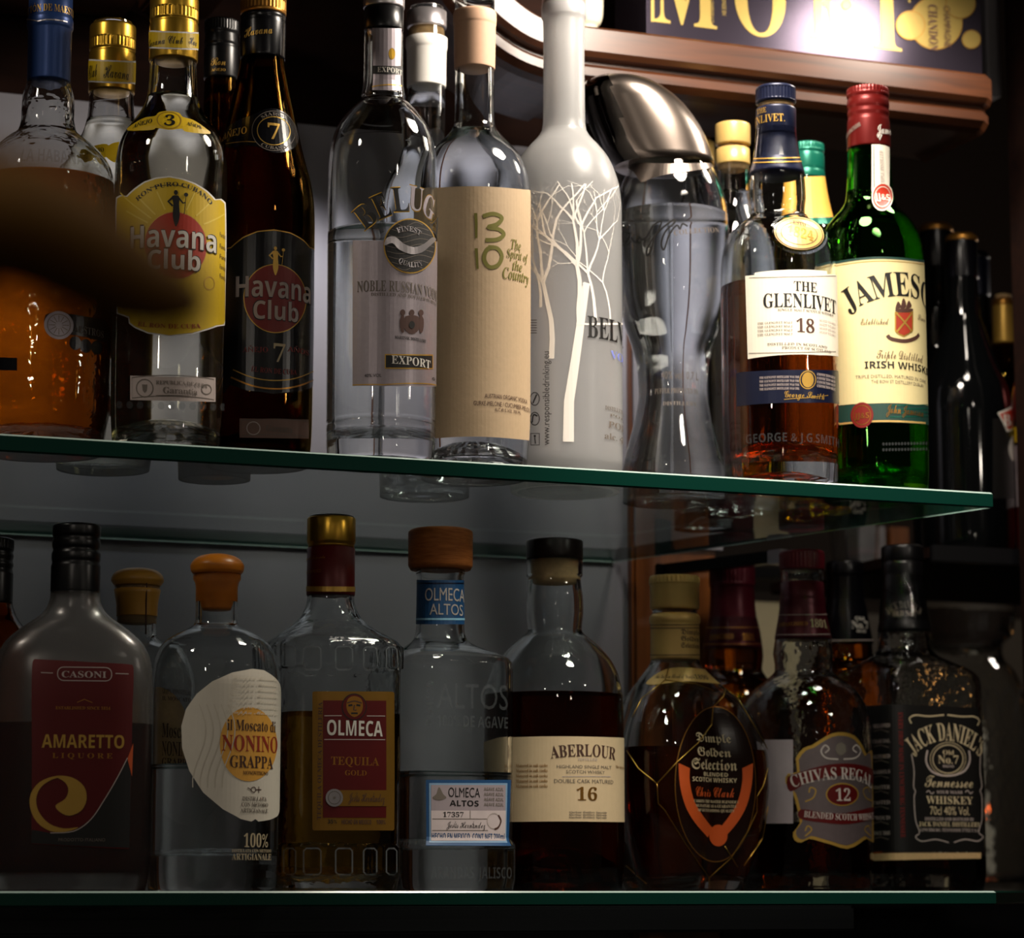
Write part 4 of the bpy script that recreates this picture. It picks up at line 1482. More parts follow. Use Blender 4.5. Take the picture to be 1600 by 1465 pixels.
b.stroke(ell(1247, 366, 35, 23.5, 40, tilt=12), 1.6, M['brownink'], k, 1.8, closed=True)
b.stroke(ell(1247, 366, 27, 17, 40, tilt=12), 1, M['brownink'], k, 1.8, closed=True)
b.T('1824', 1228, 1267, 356, 372, M['goldprint'], k, 'serif', 0, -12, 1.9)
b.T('ESTD', 1238, 1256, 347, 353, M['brownink'], k, 'serif', 0, -12, 1.9)
b.finish()
b.ref(500)
k = b.patch('main_label', [(1166, 430), (1180, 429), (1181, 425), (1200, 423), (1222, 422), (1250, 422), (1280, 424), (1290, 425), (1291, 430), (1309, 432), (1312, 470), (1312, 560), (1280, 556), (1240, 554), (1200, 556), (1170, 560), (1168, 500)], M['ivory'], 0.3)
b.T('THE', 1240, 1275, 441, 456, M['ink'], k, 'serif', res=3)
b.T('GLENLIVET', 1194, 1304, 459, 481, M['ink'], k, 'serif', res=3)
b.T('SINGLE MALT SCOTCH WHISKY', 1216, 1300, 484, 488, M['greyink'], k, 'serif')
b.T('18', 1244, 1271, 498, 520, M['brownink'], k, 'serif', res=3)
for i in range(4):
    b.T('THE GLENLIVET MALT', 1185, 1238, 502 + i * 6, 505.5 + i * 6, M['greyink'], k, 'serif')
    b.T('AGED YEARS', 1278, 1303, 502 + i * 6, 505.5 + i * 6, M['stamp'], k, 'serif')
b.T('DISTILLED IN SCOTLAND', 1200, 1290, 536, 540, M['greyink'], k, 'serif')
b.T('PRODUCT OF SCOTLAND', 1222, 1296, 543, 547, M['greyink'], k, 'serif')
for y in (433, 551):
    b.stroke([(1172 + i * 11, y) for i in range(13)], 1, M['greyink'], k)
b.finish()
b.ref(605)
k = b.patch('lower_label', [(1152, 582)] + [(1160 + i * 12, 580 - 2 * sin(pi * i / 12)) for i in range(13)] + [(1311, 582), (1312, 634), (1260, 630), (1200, 630), (1153, 634)], M['navy'], 0.3)
for i in range(4):
    b.T('THE GLENLIVET DISTILLERY WAS THE', 1188, 1248, 587 + i * 6, 590.5 + i * 6, M['stamp'], k, 'serif')
    b.T('CONVICTION BEST', 1275, 1303, 586 + i * 6, 590 + i * 6, M['stamp'], k, 'serif')
b.mark(ell(1261, 594, 9, 12, 18), M['goldprint'], k, 0.5)
b.stroke(ell(1261, 594, 12, 14, 18), 1.6, M['goldprint'], k, closed=True)
b.T('George Smith', 1226, 1286, 612, 622, M['goldprint'], k, 'script')
b.stroke([(1225, 624), (1260, 622), (1292, 619)], 1, M['goldprint'], k)
b.finish()
b.ref(682)
b.T('GEORGE & J.G.SMITH', 1168, 1308, 676, 690, M['emboss'], b.root, 'sansb', name='embossed_lettering', off=1.0)
b.finish()

# -- 13 green whiskey
b = Bottle('whiskey_bottle', 'green glass whiskey bottle with red foil cap and cream label', 'bottle', 1364, 550, 1.901, SHELF_Z)
b.body([(140, 28), (222, 32.5), (260, 34), (300, 36.5), (316, 39), (328, 46), (340, 57), (356, 69), (374, 76.5), (392, 80), (415, 81.5), (640, 83), (720, 83), ('b', 81)], M['green'], 0.003, 0.016, 0.012)
b.liquid(300, M['jamesonliq'])
cp = [(130, 31.5), (133, 33), (143, 33), (146, 31.5), (152, 33), (160, 33), (164, 31.5), (170, 33), (176, 31.5), (182, 33), (222, 34), (225, 33.5)]
c = b.cap('screw_cap', cp, M['redcap'], knurl=(131, 139, 36))
b.on_cap(cp, 205)
b.T('Jameson', 1369, 1404, 196, 210, M['whiteink'], c, 'script', 0, 8)
b.T('Jameson', 1322, 1348, 196, 206, M['greyink'], c, 'ital', 0, 22)
b.stroke([(1372, 211), (1374, 219), (1377, 211)], 2, M['whiteink'], c)
b.finish()
b.on_body(265)
k = b.patch('neck_strip', quad(1362, 226, 1389, 300, 4), M['ivory'], 0.3)
b.stroke([(1365, 228), (1366, 298)], 1.2, M['greenband'], k)
b.T('TRIPLE DISTILLED', 1374, 1380, 236, 290, M['stamp'], k, 'serif', 0, 90)
b.finish()
b.ref(308)
k = b.patch('neck_seal', ell(1378, 308, 16, 22, 28), M['ivory'], 0.6)
b.mark(ell(1378, 308, 14.5, 20, 28), M['reddisc'], k, 0.75)
b.stroke(ell(1378, 308, 11.5, 15.5, 28), 1, M['ivory'], k, 0.9, closed=True)
b.T('JJ&S', 1367, 1390, 303, 313, M['ivory'], k, 'sansb', off=1)
b.finish()
b.ref(520)
arcp = [(1284 + i * 10, 412 - 10 * sin(pi * i / 17)) for i in range(18)]
k = b.patch('main_label', [(1270, 425)] + arcp + [(1470, 425), (1470, 640), (1440, 636), (1365, 630), (1300, 634), (1270, 640)], M['malt'], 0.3)
b.stroke([(x, y + 1) for x, y in arcp], 3.5, M['greenband'], k)
b.stroke([(x, y + 6) for x, y in arcp], 1, M['goldprint'], k)
b.T('JAMESON', 1324, 1476, 424, 462, M['ink'], k, 'serif', arc=190, res=4)
cxs = 1412
b.mark([(cxs - 15, 488), (cxs + 13, 488), (cxs + 13, 518), (cxs + 6, 524), (cxs - 1, 528), (cxs - 9, 524), (cxs - 15, 518)], M['goldprint'], k, 0.5, 'crest')
b.mark([(cxs - 13, 490), (cxs + 11, 490), (cxs + 11, 517), (cxs + 5, 522), (cxs - 1, 525), (cxs - 8, 522), (cxs - 13, 517)], M['redink'], k, 0.65, 'crest')
b.stroke([(cxs - 13, 490), (cxs + 11, 520)], 3, M['goldprint'], k, 0.8, 'crest')
b.stroke([(cxs + 11, 490), (cxs - 13, 520)], 3, M['goldprint'], k, 0.8, 'crest')
for dx, hh in ((-11, 12), (-3, 17), (5, 13)):
    b.mark(spline([(cxs + dx - 3, 484), (cxs + dx + 4, 482), (cxs + dx + 5, 484 - hh * .5), (cxs + dx + 1, 484 - hh), (cxs + dx - 2, 484 - hh * .5)], 3, True), M['brownink'], k, 0.6, 'ship')
b.mark(spline([(cxs - 14, 484), (cxs + 12, 484), (cxs + 8, 489), (cxs - 10, 489)], 2, True), M['brownink'], k, 0.7, 'ship')
b.stroke(spline([(cxs - 26, 524), (cxs - 20, 530), (cxs, 534), (cxs + 16, 530), (cxs + 22, 524)], 4), 6, M['brownink'], k, 0.5, 'ribbon')
b.T('Established', 1346, 1388, 497, 507, M['brownink'], k, 'script')
b.T('Since 1780', 1432, 1456, 497, 507, M['brownink'], k, 'script')
b.T('Triple Distilled', 1370, 1440, 549, 562, M['brownink'], k, 'script')
b.T('IRISH WHISKEY', 1352, 1456, 566, 577, M['ink'], k, 'sansb')
b.T('TRIPLE DISTILLED, MATURED IN OAK', 1338, 1444, 586, 591, M['greyink'], k, 'sans')
b.T('THE BOW ST DISTILLERY DUBLIN', 1362, 1440, 595, 600, M['greyink'], k, 'sans')
b.finish()
b.ref(645)
k = b.patch('lower_band', [(1270, 640)] + [(1284 + i * 10, 636 - 6 * sin(pi * i / 17)) for i in range(18)] + [(1470, 640), (1470, 668)] + [(1454 - i * 10, 666 - 6 * sin(pi * i / 17)) for i in range(18)] + [(1270, 668)], M['greenband'], 0.45)
for y in (634, 640, 646, 652):
    b.stroke([(1390 + i * 8, y) for i in range(9)], 1.2, M['greencap'], k, 0.6)
b.stroke([(1300 + i * 12, 664 - 6 * sin(pi * (i + 1) / 14)) for i in range(13)], 3, M['palegold'], k, 0.6)
b.T('John Jameson', 1384, 1440, 634, 648, M['copper'], k, 'script', off=.8)
b.mark(ell(1348, 648, 17, 20, 26), M['darkreddisc'], k, 0.9, 'wax_seal')
b.stroke(ell(1348, 648, 13, 15, 22), 1.2, M['copper'], k, 1.0, 'wax_seal', closed=True)
b.T('JJ&S', 1337, 1359, 644, 653, M['copper'], k, 'sansb', off=1.1)
b.finish()
b.ref(700)
for i in range(30):
    b.mark(ell(1380 + (i % 15) * 4.6, 694 + (i // 15) * 9, 1.8, 2.6, 8), M['emboss'], b.root, 1.0, 'glass_stud')
b.finish()


# -- dark bottles on the side shelf
def dark_bottle(px, Y, label, y_cap, hw_cap, y_sh, hw, capmat, ringmat, glassm='darkglass'):
    b = Bottle('dark_bottle', label, 'bottle', px, 700, Y, SIDE_Z)
    b.body([(y_cap + 8, hw_cap * .85), (y_cap + 70, hw_cap * .95), (y_cap + 130, hw_cap * 1.05), (y_sh - 60, hw_cap * 1.25), (y_sh, hw * .72), (y_sh + 45, hw * .95), (y_sh + 80, hw), (840, hw), ('b', hw * .96)], M[glassm], 0)
    c = b.cap('capsule', [(y_cap, hw_cap * .9), (y_cap + 5, hw_cap), (y_cap + 66, hw_cap), (y_cap + 68, hw_cap * .95)], M[capmat])
    b.cap('cap_ring', [(y_cap - 2, hw_cap * .85), (y_cap + 2, hw_cap * 1.02), (y_cap + 7, hw_cap * 1.02), (y_cap + 9, hw_cap)], M[ringmat], c)
    return b


b = dark_bottle(1470, 2.32, 'black bottle with gold rimmed cap just right of the green bottle', 348, 26, 545, 46, 'blackfoil', 'copper')
b.ref(720)
k = b.patch('side_label', quad(1440, 640, 1472, 780, 6), M['blackfoil'], 0.3)
b.T('RESERVA', 1452, 1464, 650, 765, M['stamp'], k, 'sansb', 0, 90)
b.finish()
b = dark_bottle(1510, 2.215, 'large black bottle with a red diamond label at the right end', 364, 25, 570, 72, 'blackfoil', 'copper')
b.ref(690)
k = b.patch('front_label', quad(1550, 655, 1610, 780, 6), M['ink'], 0.3)
b.mark([(1557, 646), (1577, 637), (1598, 640), (1594, 672), (1571, 676)], M['whiteink'], k, 0.5, 'diamond')
b.mark([(1560, 648), (1578, 640), (1594, 643), (1591, 669), (1572, 672)], M['reddisc'], k, 0.65, 'diamond')
b.T('BA', 1566, 1588, 648, 666, M['whiteink'], k, 'serif', 0, 10, .8)
b.mark(spline([(1576, 690), (1584, 678), (1592, 690), (1590, 712), (1580, 722), (1574, 706)], 3, True), M['whiteink'], k, 0.5, 'emblem')
b.finish()
b = dark_bottle(1531, 2.42, 'blue black capped bottle behind the large black bottle', 392, 22, 570, 44, 'navy', 'blackfoil')
b.ref(520)
b.patch('neck_band', quad(1505, 438, 1560, 446, 6), M['goldprint'], 0.4)
b = dark_bottle(1574, 2.29, 'brown bottle with dull gold foil neck at the right end', 466, 18, 640, 40, 'goldprint', 'copper', 'amberglass')
b.cap('stopper', [(458, 13), (466, 13)], M['cork'])
b = Bottle('dark_bottle', 'reddish bottle with pale label cut off by the right frame edge', 'bottle', 1640, 700, 2.19, SIDE_Z)
b.body([(430, 20), (520, 24), (560, 34), (600, 52), (640, 57), (840, 57), ('b', 54)], M['redcap'], 0)
b.cap('capsule', [(400, 21), (470, 22), (472, 21)], M['redcap'])
b.ref(700)
k = b.patch('front_label', quad(1584, 664, 1680, 790, 8), M['greylabel'], 0.3)
b.mark(quad(1584, 655, 1680, 694, 8), M['ink'], k, 0.45, 'label_band')
b.T('P', 1588, 1600, 664, 688, M['yellow'], k, 'sansb', off=.7)
b.finish()


# ------------------------------------------------------------------ lower shelf, from the left
# -- a bottle cut off by the left frame edge
b = Bottle('whisky_bottle', 'amber bottle with black ribbed cap cut off by the left edge, lower shelf', 'bottle', -16, 1000, 1.985, 0)
b.body([(850, 28), (905, 31), (945, 34), (965, 42), (990, 60), (1020, 68), (1340, 68), ('b', 66)], M['clear'], 0.003, 0.012, 0.008)
b.liquid(940, M['whisky'])
b.cap('screw_cap', [(837, 32), (840, 33.5), (855, 33.5), (858, 31.5), (864, 33.5), (872, 31.5), (878, 33.5), (886, 31.5), (892, 33.5), (938, 33.5), (940, 33)], M['black'], knurl=(841, 853, 36))

# -- flat frosted amaretto flask
b = Bottle('liqueur_bottle', 'flat frosted flask of red brown liqueur with maroon label and black cap', 'bottle', 111, 1200, 1.868, 0,
           {'kind': 'sq', 'n': 3.0, 'asp': 0.5, 'y': (925, 1005)}, 96)
b.body([(840, 34), (920, 38), (935, 39), (950, 44), (962, 54), (975, 72), (990, 92), (1008, 109), (1030, 119), (1060, 123.5), (1100, 125), (1330, 126), (1365, 124), ('b', 119)], M['dustyfrost'], 0.003, 0.012, 0.003)
b.liquid(1131, M['amaretto'])
b.cap('screw_cap', [(815, 36), (818, 37.5), (832, 37.5), (836, 35.5), (842, 37.5), (850, 37.5), (855, 35.5), (860, 38), (870, 38), (875, 36.5), (880, 38.5), (920, 38.5), (923, 38)], M['black'], n=40)
b.ref(1180)
k = b.patch('main_label', spline([(56, 1030), (200, 1036)], 8)[:-1] + [(204, 1037), (206, 1041)] + [(204.5, 1100), (203, 1180), (199, 1324)] + [(198, 1326)] + spline([(198, 1326), (51, 1318)], 8) + [(51, 1318), (52, 1180), (53, 1034)], M['maroon'], 0.3)
b.mark([(52, 1296), (80, 1301), (115, 1298), (140, 1280), (160, 1250), (180, 1215), (195, 1183), (202, 1176), (199, 1324), (120, 1321), (51, 1317)], M['ink'], k, 0.5, 'label_field')
b.mark([(196, 1184), (205, 1160), (203, 1212)], M['orangeink'], k, 0.6, 'label_field')
b.stroke(spline([(80, 1301), (115, 1298), (140, 1280), (160, 1250), (180, 1215), (196, 1183)], 5), 1.4, M['stamp'], k, 0.65)
go = M['goldprint']
b.mark(spline([(102, 1212), (84, 1213), (64, 1222), (51, 1240), (50, 1262), (60, 1284), (80, 1298), (104, 1299), (122, 1292), (100, 1294), (78, 1286), (63, 1268), (59, 1248), (66, 1230), (82, 1218)], 3, True), go, k, 0.75, 'swirl')
b.mark(spline([(88, 1212), (112, 1214), (130, 1228), (134, 1248), (126, 1266), (108, 1274), (94, 1268), (88, 1258), (102, 1248), (107, 1234), (102, 1222)], 3, True), go, k, 0.75, 'swirl')
b.stroke(rrect(91, 1042, 172, 1063, 9), 1.4, M['stamp'], k, 0.6, closed=True)
b.T('CASONI', 97, 164, 1048, 1058, M['stamp'], k, 'serif')
for x0, x1 in ((66, 84), (178, 198)):
    b.stroke([(x0, 1051), (x1, 1051.5)], 1.4, M['stamp'], k)
b.T('ESTABLISHED SINCE 1814', 88, 170, 1103, 1108, M['copper'], k, 'serif')
b.stroke([(120, 1097), (131, 1092), (143, 1097)], 1, M['copper'], k)
b.T('AMARETTO', 67, 191, 1147, 1168, go, k, 'sansb')
b.T('L I Q U O R E', 83, 173, 1176, 1184, M['copper'], k, 'serif')
b.T('PRODOTTO ITALIANO', 92, 162, 1309, 1314, M['greyink'], k, 'sans')
b.finish()

# -- ochre stoppered bottle behind
b = Bottle('grappa_bottle', 'clear bottle with cracked ochre stopper behind the frosted flask', 'bottle', 213, 1000, 2.0, 0)
b.body([(908, 33), (915, 36), (925, 34), (940, 31.5), (985, 31), (995, 33), (1004, 44), (1018, 66), (1040, 82), (1070, 90), (1340, 91), ('b', 88)], M['clear'], 0.003, 0.02, 0.005)
b.liquid(1195, M['water'])
c = b.cap('stopper', [(886, 18), (888, 30), (895, 39), (902, 41), (908, 38), (912, 35)], M['yellowstop'], smooth=True)
b.cap('cork', [(911, 30), (935, 29), (972, 25)], M['cork'], c)
b.cap('neck_foil', [(916, 36.6), (926, 34.8), (940, 32.4), (958, 32), (960, 31.8)], M['yellowstop'], c)
o = put('cracked_seal', *tube([(b.m(14, .2), -b.m(33, .2) + .0004 * i, b.z(912 + 9 * i)) for i in range(10)], 0.0006, 6), M['brownink'], c)
b.ref(1150)
k = b.patch('main_label', spline([(165, 1090), (210, 1072), (262, 1084), (290, 1130), (288, 1180), (262, 1205), (200, 1200), (165, 1180)], 4, True), M['cork'], 0.3)
for s, y0, y1 in (('GRAPPA MONOVITIGNO', 1076, 1084), ('IL MOSCATO', 1088, 1094), ('Moscato', 1130, 1152), ('NONINO', 1158, 1180), ('GRAPPA', 1184, 1196)):
    b.T(s, 236, 292, y0, y1, M['brownink'], k, 'serif')
b.finish()

# -- orange stoppered grappa
b = Bottle('grappa_bottle', 'clear grappa bottle with round orange stopper and curved cream label', 'bottle', 336, 1100, 1.880, 0)
b.body([(892, 34), (896, 37), (905, 37.5), (911, 34), (920, 33), (970, 33), (976, 35), (983, 46), (992, 64), (1004, 81), (1022, 93), (1045, 99.5), (1075, 102), (1340, 102.5), (1370, 102), ('b', 99)], M['clear'], 0.003, 0.024, 0.005)
b.liquid(1196, M['water'])
c = b.cap('stopper', [(864, 14), (866, 28), (872, 38), (880, 42), (887, 41), (893, 37)], M['orangestop'], smooth=True)
b.cap('cork', [(892, 32), (910, 31), (925, 30), (945, 24), (951, 22)], M['orangestop'], c)
b.ref(1160)
out = [(392, 1044), (410, 1046), (426, 1056), (436, 1068), (438, 1080)] + [(438.3, 1100 + i * 20) for i in range(8)] + [(438, 1262), (432, 1274), (420, 1280), (402, 1283), (397, 1279), (391, 1283), (375, 1279), (348, 1264), (318, 1238), (297, 1204), (286, 1168), (285, 1134), (292, 1108), (308, 1084), (332, 1064), (362, 1050)]
k = b.patch('main_label', out, M['ivory'], 0.3)
b.mark(ell(387, 1162, 44, 58, 44), M['orangeneck'], k, 0.45, 'label_disc')
b.T('il Moscato di', 354, 428, 1124, 1141, M['brownink'], k, 'serif')
b.T('NONINO', 346, 431, 1148, 1173, M['redink'], k, 'serif', res=3)
b.T('GRAPPA', 358, 424, 1180, 1199, M['brownink'], k, 'serif')
b.T('MONOVITIGNO', 378, 416, 1204, 1210, M['brownink'], k, 'serif')
b.stroke(ell(394, 1233, 3.5, 4, 14), 1.4, M['brownink'], k, closed=True)
b.stroke([(397, 1233), (406, 1233)], 1.4, M['brownink'], k)
b.stroke([(402, 1228), (402, 1238)], 1.4, M['brownink'], k)
b.stroke([(390, 1233), (385, 1230)], 1.4, M['brownink'], k)
for i, s in enumerate(('DISTILLATA', 'CON METODO', 'ARTIGIANALE')):
    b.T(s, 377 - i * 1.5, 414 + (i > 0) * 2, 1244 + i * 9.3, 1250.5 + i * 9.3, M['greyink'], k, 'serif')
for i in range(7):     # embossed ring of writing in the paper
    b.T('Grappa Moscato', 364 - i * 2, 430, 1056 + i * 9, 1061 + i * 9, M['ivoryrelief'], k, 'script', off=.7, name='embossed_lettering')
for i in range(5):
    x = 312 + i * 11
    b.stroke([(x + 10 * sin(q * .5), 1100 + q * 13) for q in range(11)], 1.4, M['ivoryrelief'], k, .5, 'embossed_lettering')
b.finish()
b.ref(1320)
r_ = b.root
b.T('100%', 379, 416, 1301, 1323, M['creamink'], r_, 'serif')
b.T('DISTILLATA CON METODO', 361, 421, 1326, 1331, M['creamink'], r_, 'serif')
b.T('ARTIGIANALE', 361, 421, 1333, 1343, M['creamink'], r_, 'serif')
b.finish()

# -- gold tequila
b = Bottle('tequila_bottle', 'square shouldered gold tequila bottle with gold stopper and dark red label', 'bottle', 514, 1200, 1.922, 0,
           {'kind': 'sq', 'n': 4.2, 'yaw': 22, 'y': (970, 1012), 'boss': ((1010, 1047, 18), (1323, 1366, 18))}, 128)
b.body([(850, 33), (925, 36), (938, 37), (950, 40), (962, 46), (974, 57), (986, 74), (997, 92), (1004, 104), (1010, 109), (1014, 110.5), (1030, 111), (1047, 110.5), (1052, 109.5), (1200, 110.5), (1318, 110.5), (1324, 112), (1345, 112), (1366, 112), (1372, 110.5), ('b', 106)], M['wavy'], 0.0032, 0.012, 0.005)
b.liquid(1117, M['gold_tequila'])
c = b.cap('stopper', [(803, 36), (806, 38), (843, 38), (848, 35.5), (851, 36)], M['gold'])
b.cap('cap_top', [(801, 34), (803, 35.5), (805, 35.5)], M['black'], c)
cp = [(851, 37.5), (915, 37.5), (917, 38), (925, 38), (927, 37)]
c = b.cap('capsule', cp, M['maroon'])
b.on_cap(cp, 890)
b.stroke([(462 + i * 8, 920) for i in range(14)], 8, M['goldprint'], c, .3, 'gold_band')
b.T('Tequila Reposado', 477, 508, 868, 873, M['copper'], c, 'script')
b.T('HECHO EN MEXICO', 478, 502, 890, 895, M['copper'], c, 'sans')
b.finish()
b.on_body(1190)
for y0, y1 in ((1010, 1046), (1325, 1366)):  # flat pale outlines painted as highlights on the moulded bosses
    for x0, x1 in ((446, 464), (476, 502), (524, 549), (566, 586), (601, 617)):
        b.stroke([(x0, y0 + 4), (x0 + 4, y0), (x1 - 4, y0), (x1, y0 + 4), (x1, y1 - 4), (x1 - 4, y1), (x0 + 4, y1), (x0, y1 - 4)], 2.6, M['bosshighlight'], b.root, 0.8, 'boss_highlight', closed=True)
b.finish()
k = b.patch('main_label', rrect(489, 1080, 614, 1297, 3), M['amberplate'], 0.4)
b.mark(quad(505, 1094, 601, 1277, 5), M['maroon'], k, 0.55, 'label_field')
b.mark(ell(552, 1104, 19, 21, 30), M['ink'], k, 0.7, 'head_emblem')
b.mark(ell(552, 1104, 17.5, 19.5, 30), M['maroon'], k, 0.8, 'head_emblem')
b.mark(spline([(552, 1087), (562, 1091), (565, 1102), (562, 1113), (552, 1120), (543, 1113), (540, 1102), (543, 1091)], 3, True), M['copper'], k, 0.9, 'head_emblem')
for sx in (-1, 1):
    b.stroke([(552 + sx * 3, 1101), (552 + sx * 9, 1102)], 3, M['ink'], k, 1.0, 'head_emblem')
b.stroke([(552, 1101), (551, 1109), (555, 1109)], 2.2, M['brownink'], k, 1.0, 'head_emblem')
b.stroke([(547, 1114), (557, 1114)], 2.6, M['ink'], k, 1.0, 'head_emblem')
b.stroke(spline([(541, 1098), (552, 1095), (563, 1098)], 3), 2, M['brownink'], k, 1.0, 'head_emblem')
b.T('OLMECA', 511, 595, 1125, 1149, M['whiteink'], k, 'sansb', off=.9, res=3)
for y in (1118, 1155):
    b.stroke([(507, y), (533, y - .3)] if y == 1118 else [(507, y), (599, y)], 1.2, M['stamp'], k, .8)
b.stroke([(571, 1118), (599, 1118)], 1.2, M['stamp'], k, .8)
b.T('TEQUILA', 517, 590, 1182, 1195, M['copper'], k, 'serif')
b.T('GOLD', 538, 571, 1203, 1211, M['copper'], k, 'serif')
b.mark(quad(528, 1234, 602, 1259, 4), M['amberplate'], k, .8, 'signature_strip')
b.T('Jesús Hernández', 543, 598, 1238, 1252, M['brownink'], k, 'script', off=1)
b.mark(ell(522, 1246, 13, 14, 26), M['silver'], k, 1.1, 'coin')
b.stroke(ell(522, 1246, 9, 10, 20), 1, M['greyink'], k, 1.3, 'coin', closed=True)
b.mark(ell(522, 1246, 2, 2, 8), M['greyink'], k, 1.3, 'coin')
b.T('HECHO EN MEXICO', 533, 578, 1280, 1287, M['brownink'], k, 'sansb')
b.T('100%', 586, 600, 1280, 1287, M['brownink'], k, 'sansb')
b.T('35%', 512, 526, 1280, 1286, M['ink'], k, 'sansb')
b.T('TEQUILA OLMECA DESTILERIA', 497, 503, 1096, 1280, M['brownink'], k, 'serif', 0, 90)
b.finish()

# -- clear square tequila
b = Bottle('tequila_bottle', 'square clear glass tequila bottle with round wooden stopper and blue neck band', 'bottle', 687, 1200, 1.952, 0,
           {'kind': 'sq', 'n': 5.0, 'yaw': 27, 'y': (990, 1040)}, 96)
b.body([(886, 34), (888, 38), (896, 38.5), (901, 36.5), (975, 37.5), (990, 39), (1000, 43), (1008, 53), (1016, 72), (1024, 94), (1031, 107), (1040, 112), (1060, 113), (1312, 113), (1318, 116), (1322, 118), (1372, 118), ('b', 114)], M['clear'], 0.0035, 0.030, 0.004)
b.liquid(1208, M['water'])
c = b.cap('stopper', [(821, 47), (825, 50.5), (878, 50.5), (885, 47)], M['woodcap'])
b.ref(940)
k = b.patch('neck_band', quad(630, 906, 745, 975, 10), M['bluelabel'], 0.3)
b.T('OLMECA', 665, 724, 918, 938, M['stamp'], k, 'sans', res=3)
b.T('ALTOS', 672, 722, 943, 960, M['stamp'], k, 'sans', res=3)
b.stroke([(630 + i * 9, 967) for i in range(13)], 3, mat('pale_blue_print', '#8fc0dc', 0.5), k)
b.stroke([(630 + i * 9, 911) for i in range(13)], 2, M['navy'], k)
b.finish()
b.ref(1150)
em = M['emboss']
b.T('ALTOS', 683, 790, 1068, 1107, em, b.root, 'sans', name='embossed_lettering', off=1.2, res=3)
b.T('OLMECA', 667, 677, 1062, 1135, em, b.root, 'sansb', 0, 90, 1.2, name='embossed_lettering')
b.T('100% DE AGAVE', 683, 790, 1118, 1136, em, b.root, 'sansb', name='embossed_lettering', off=1.2)
b.finish()
k = b.patch('main_label', quad(666, 1218, 797, 1321, 4), M['bluelabel'], 0.3)
b.mark(quad(671, 1223, 791, 1316, 4), mat('pale_blue_print_two', '#7d9cba', 0.5), k, .42, 'label_border')
b.mark(quad(674, 1226, 788, 1313, 4), M['greylabel'], k, .52, 'label_field')
b.mark(quad(674, 1266, 788, 1313, 4), mat('lilac_label_paper', '#cbbcbc', 0.6), k, .62, 'label_field')
b.T('OLMECA', 700, 748, 1230, 1245, M['ink'], k, 'sans', off=.7, res=3)
b.T('ALTOS', 702, 746, 1250, 1259, M['ink'], k, 'sansb', off=.7)
b.mark(spline([(686, 1229), (692, 1240), (697, 1246), (686, 1250), (676, 1246), (682, 1240)], 3, True), M['greyink'], k, .7)
for y in (1279, 1297):
    b.stroke([(676, y), (760, y)], 1, M['greyink'], k, .75)
b.stroke([(733, 1266), (733, 1279)], 1, M['greyink'], k, .75)
b.T('17357', 692, 723, 1268, 1276, M['ink'], k, 'ital', off=.8)
b.T('Jesús Hernández', 697, 756, 1283, 1293, M['ink'], k, 'script', off=.8)
b.stroke(ell(769, 1282, 10, 12, 22), 1.4, M['stamp'], k, .8, closed=True)
b.stroke(spline([(776, 1273), (780, 1282), (776, 1292), (770, 1295)], 4), 2.6, M['brownink'], k, .85)
b.T('HECHO EN MEXICO  CONT NET 700ml', 675, 786, 1301, 1311, M['bluelabel'], k, 'sansb', off=.75)
for i in range(4):
    b.T('AGAVE AZUL', 754, 784, 1230 + i * 8, 1235 + i * 8, M['greyink'], k, 'sansb', off=.7)
b.finish()
b.ref(1356)
b.T('ARANDAS, JALISCO', 674, 796, 1354, 1372, em, b.root, 'sansb', name='embossed_lettering', off=1.2)
b.finish()

# -- dark malt with cream wraparound label
b = Bottle('whisky_bottle', 'dark malt whisky bottle with plain cream wraparound label and flat black stopper', 'bottle', 867, 1150, 1.994, 0)
b.body([(870, 40), (872, 44), (900, 44), (903, 41), (915, 42), (935, 44.5), (955, 45), (975, 43), (984, 42.5), (990, 46), (1000, 58), (1015, 74), (1035, 90), (1060, 101), (1085, 106), (1120, 107.5), (1350, 108), ('b', 104)], M['clear'], 0.003, 0.006, 0.030)
b.liquid(1086, M['darkwhisky'])
c = b.cap('stopper', [(838, 43), (841, 44.5), (866, 44.5), (870, 43)], mat('dark_brown_stopper', '#1d1210', 0.3))
b.cap('cork', [(870, 37), (896, 36.5), (908, 34)], M['cork'], c)
b.ref(1215)
k = b.patch('main_label', [(760, 1160), (770, 1156)] + [(784 + i * 12, 1152 - 2 * sin(pi * i / 15)) for i in range(16)] + [(975, 1153), (975.5, 1284)] + [(964 - i * 12, 1284 - 1 * sin(pi * i / 15)) for i in range(16)] + [(762, 1284)], M['cream'], 0.3)
b.T('ABERLOUR', 861, 959, 1162, 1181, M['brownink'], k, 'serif', arc=420, res=3)
b.T('DISTILLED', 902, 931, 1184, 1188, M['stamp'], k, 'serif')
b.T('HIGHLAND SINGLE MALT', 870, 953, 1195, 1200, M['greyink'], k, 'sans')
b.T('SCOTCH WHISKY', 884, 943, 1203, 1208, M['greyink'], k, 'sans')
b.stroke([(878, 1213), (952, 1213)], 1, M['stamp'], k)
b.T('DOUBLE CASK MATURED', 866, 956, 1217, 1223, M['greyink'], k, 'sans')
b.T('16', 900, 931, 1229, 1250, M['copper'], k, 'serif', res=3)
for i in range(5):
    b.T('Matured in oak casks', 808, 856, 1193 + i * 8, 1198 + i * 8, M['copper'], k, 'serif')
    if i < 3:
        b.T('Aberlour distillery Speyside', 888, 946, 1267 + i * 4, 1270 + i * 4, M['greyink'], k, 'serif')
b.T('The Speyside', 960, 974, 1196, 1200, M['copper'], k, 'serif')
b.finish()

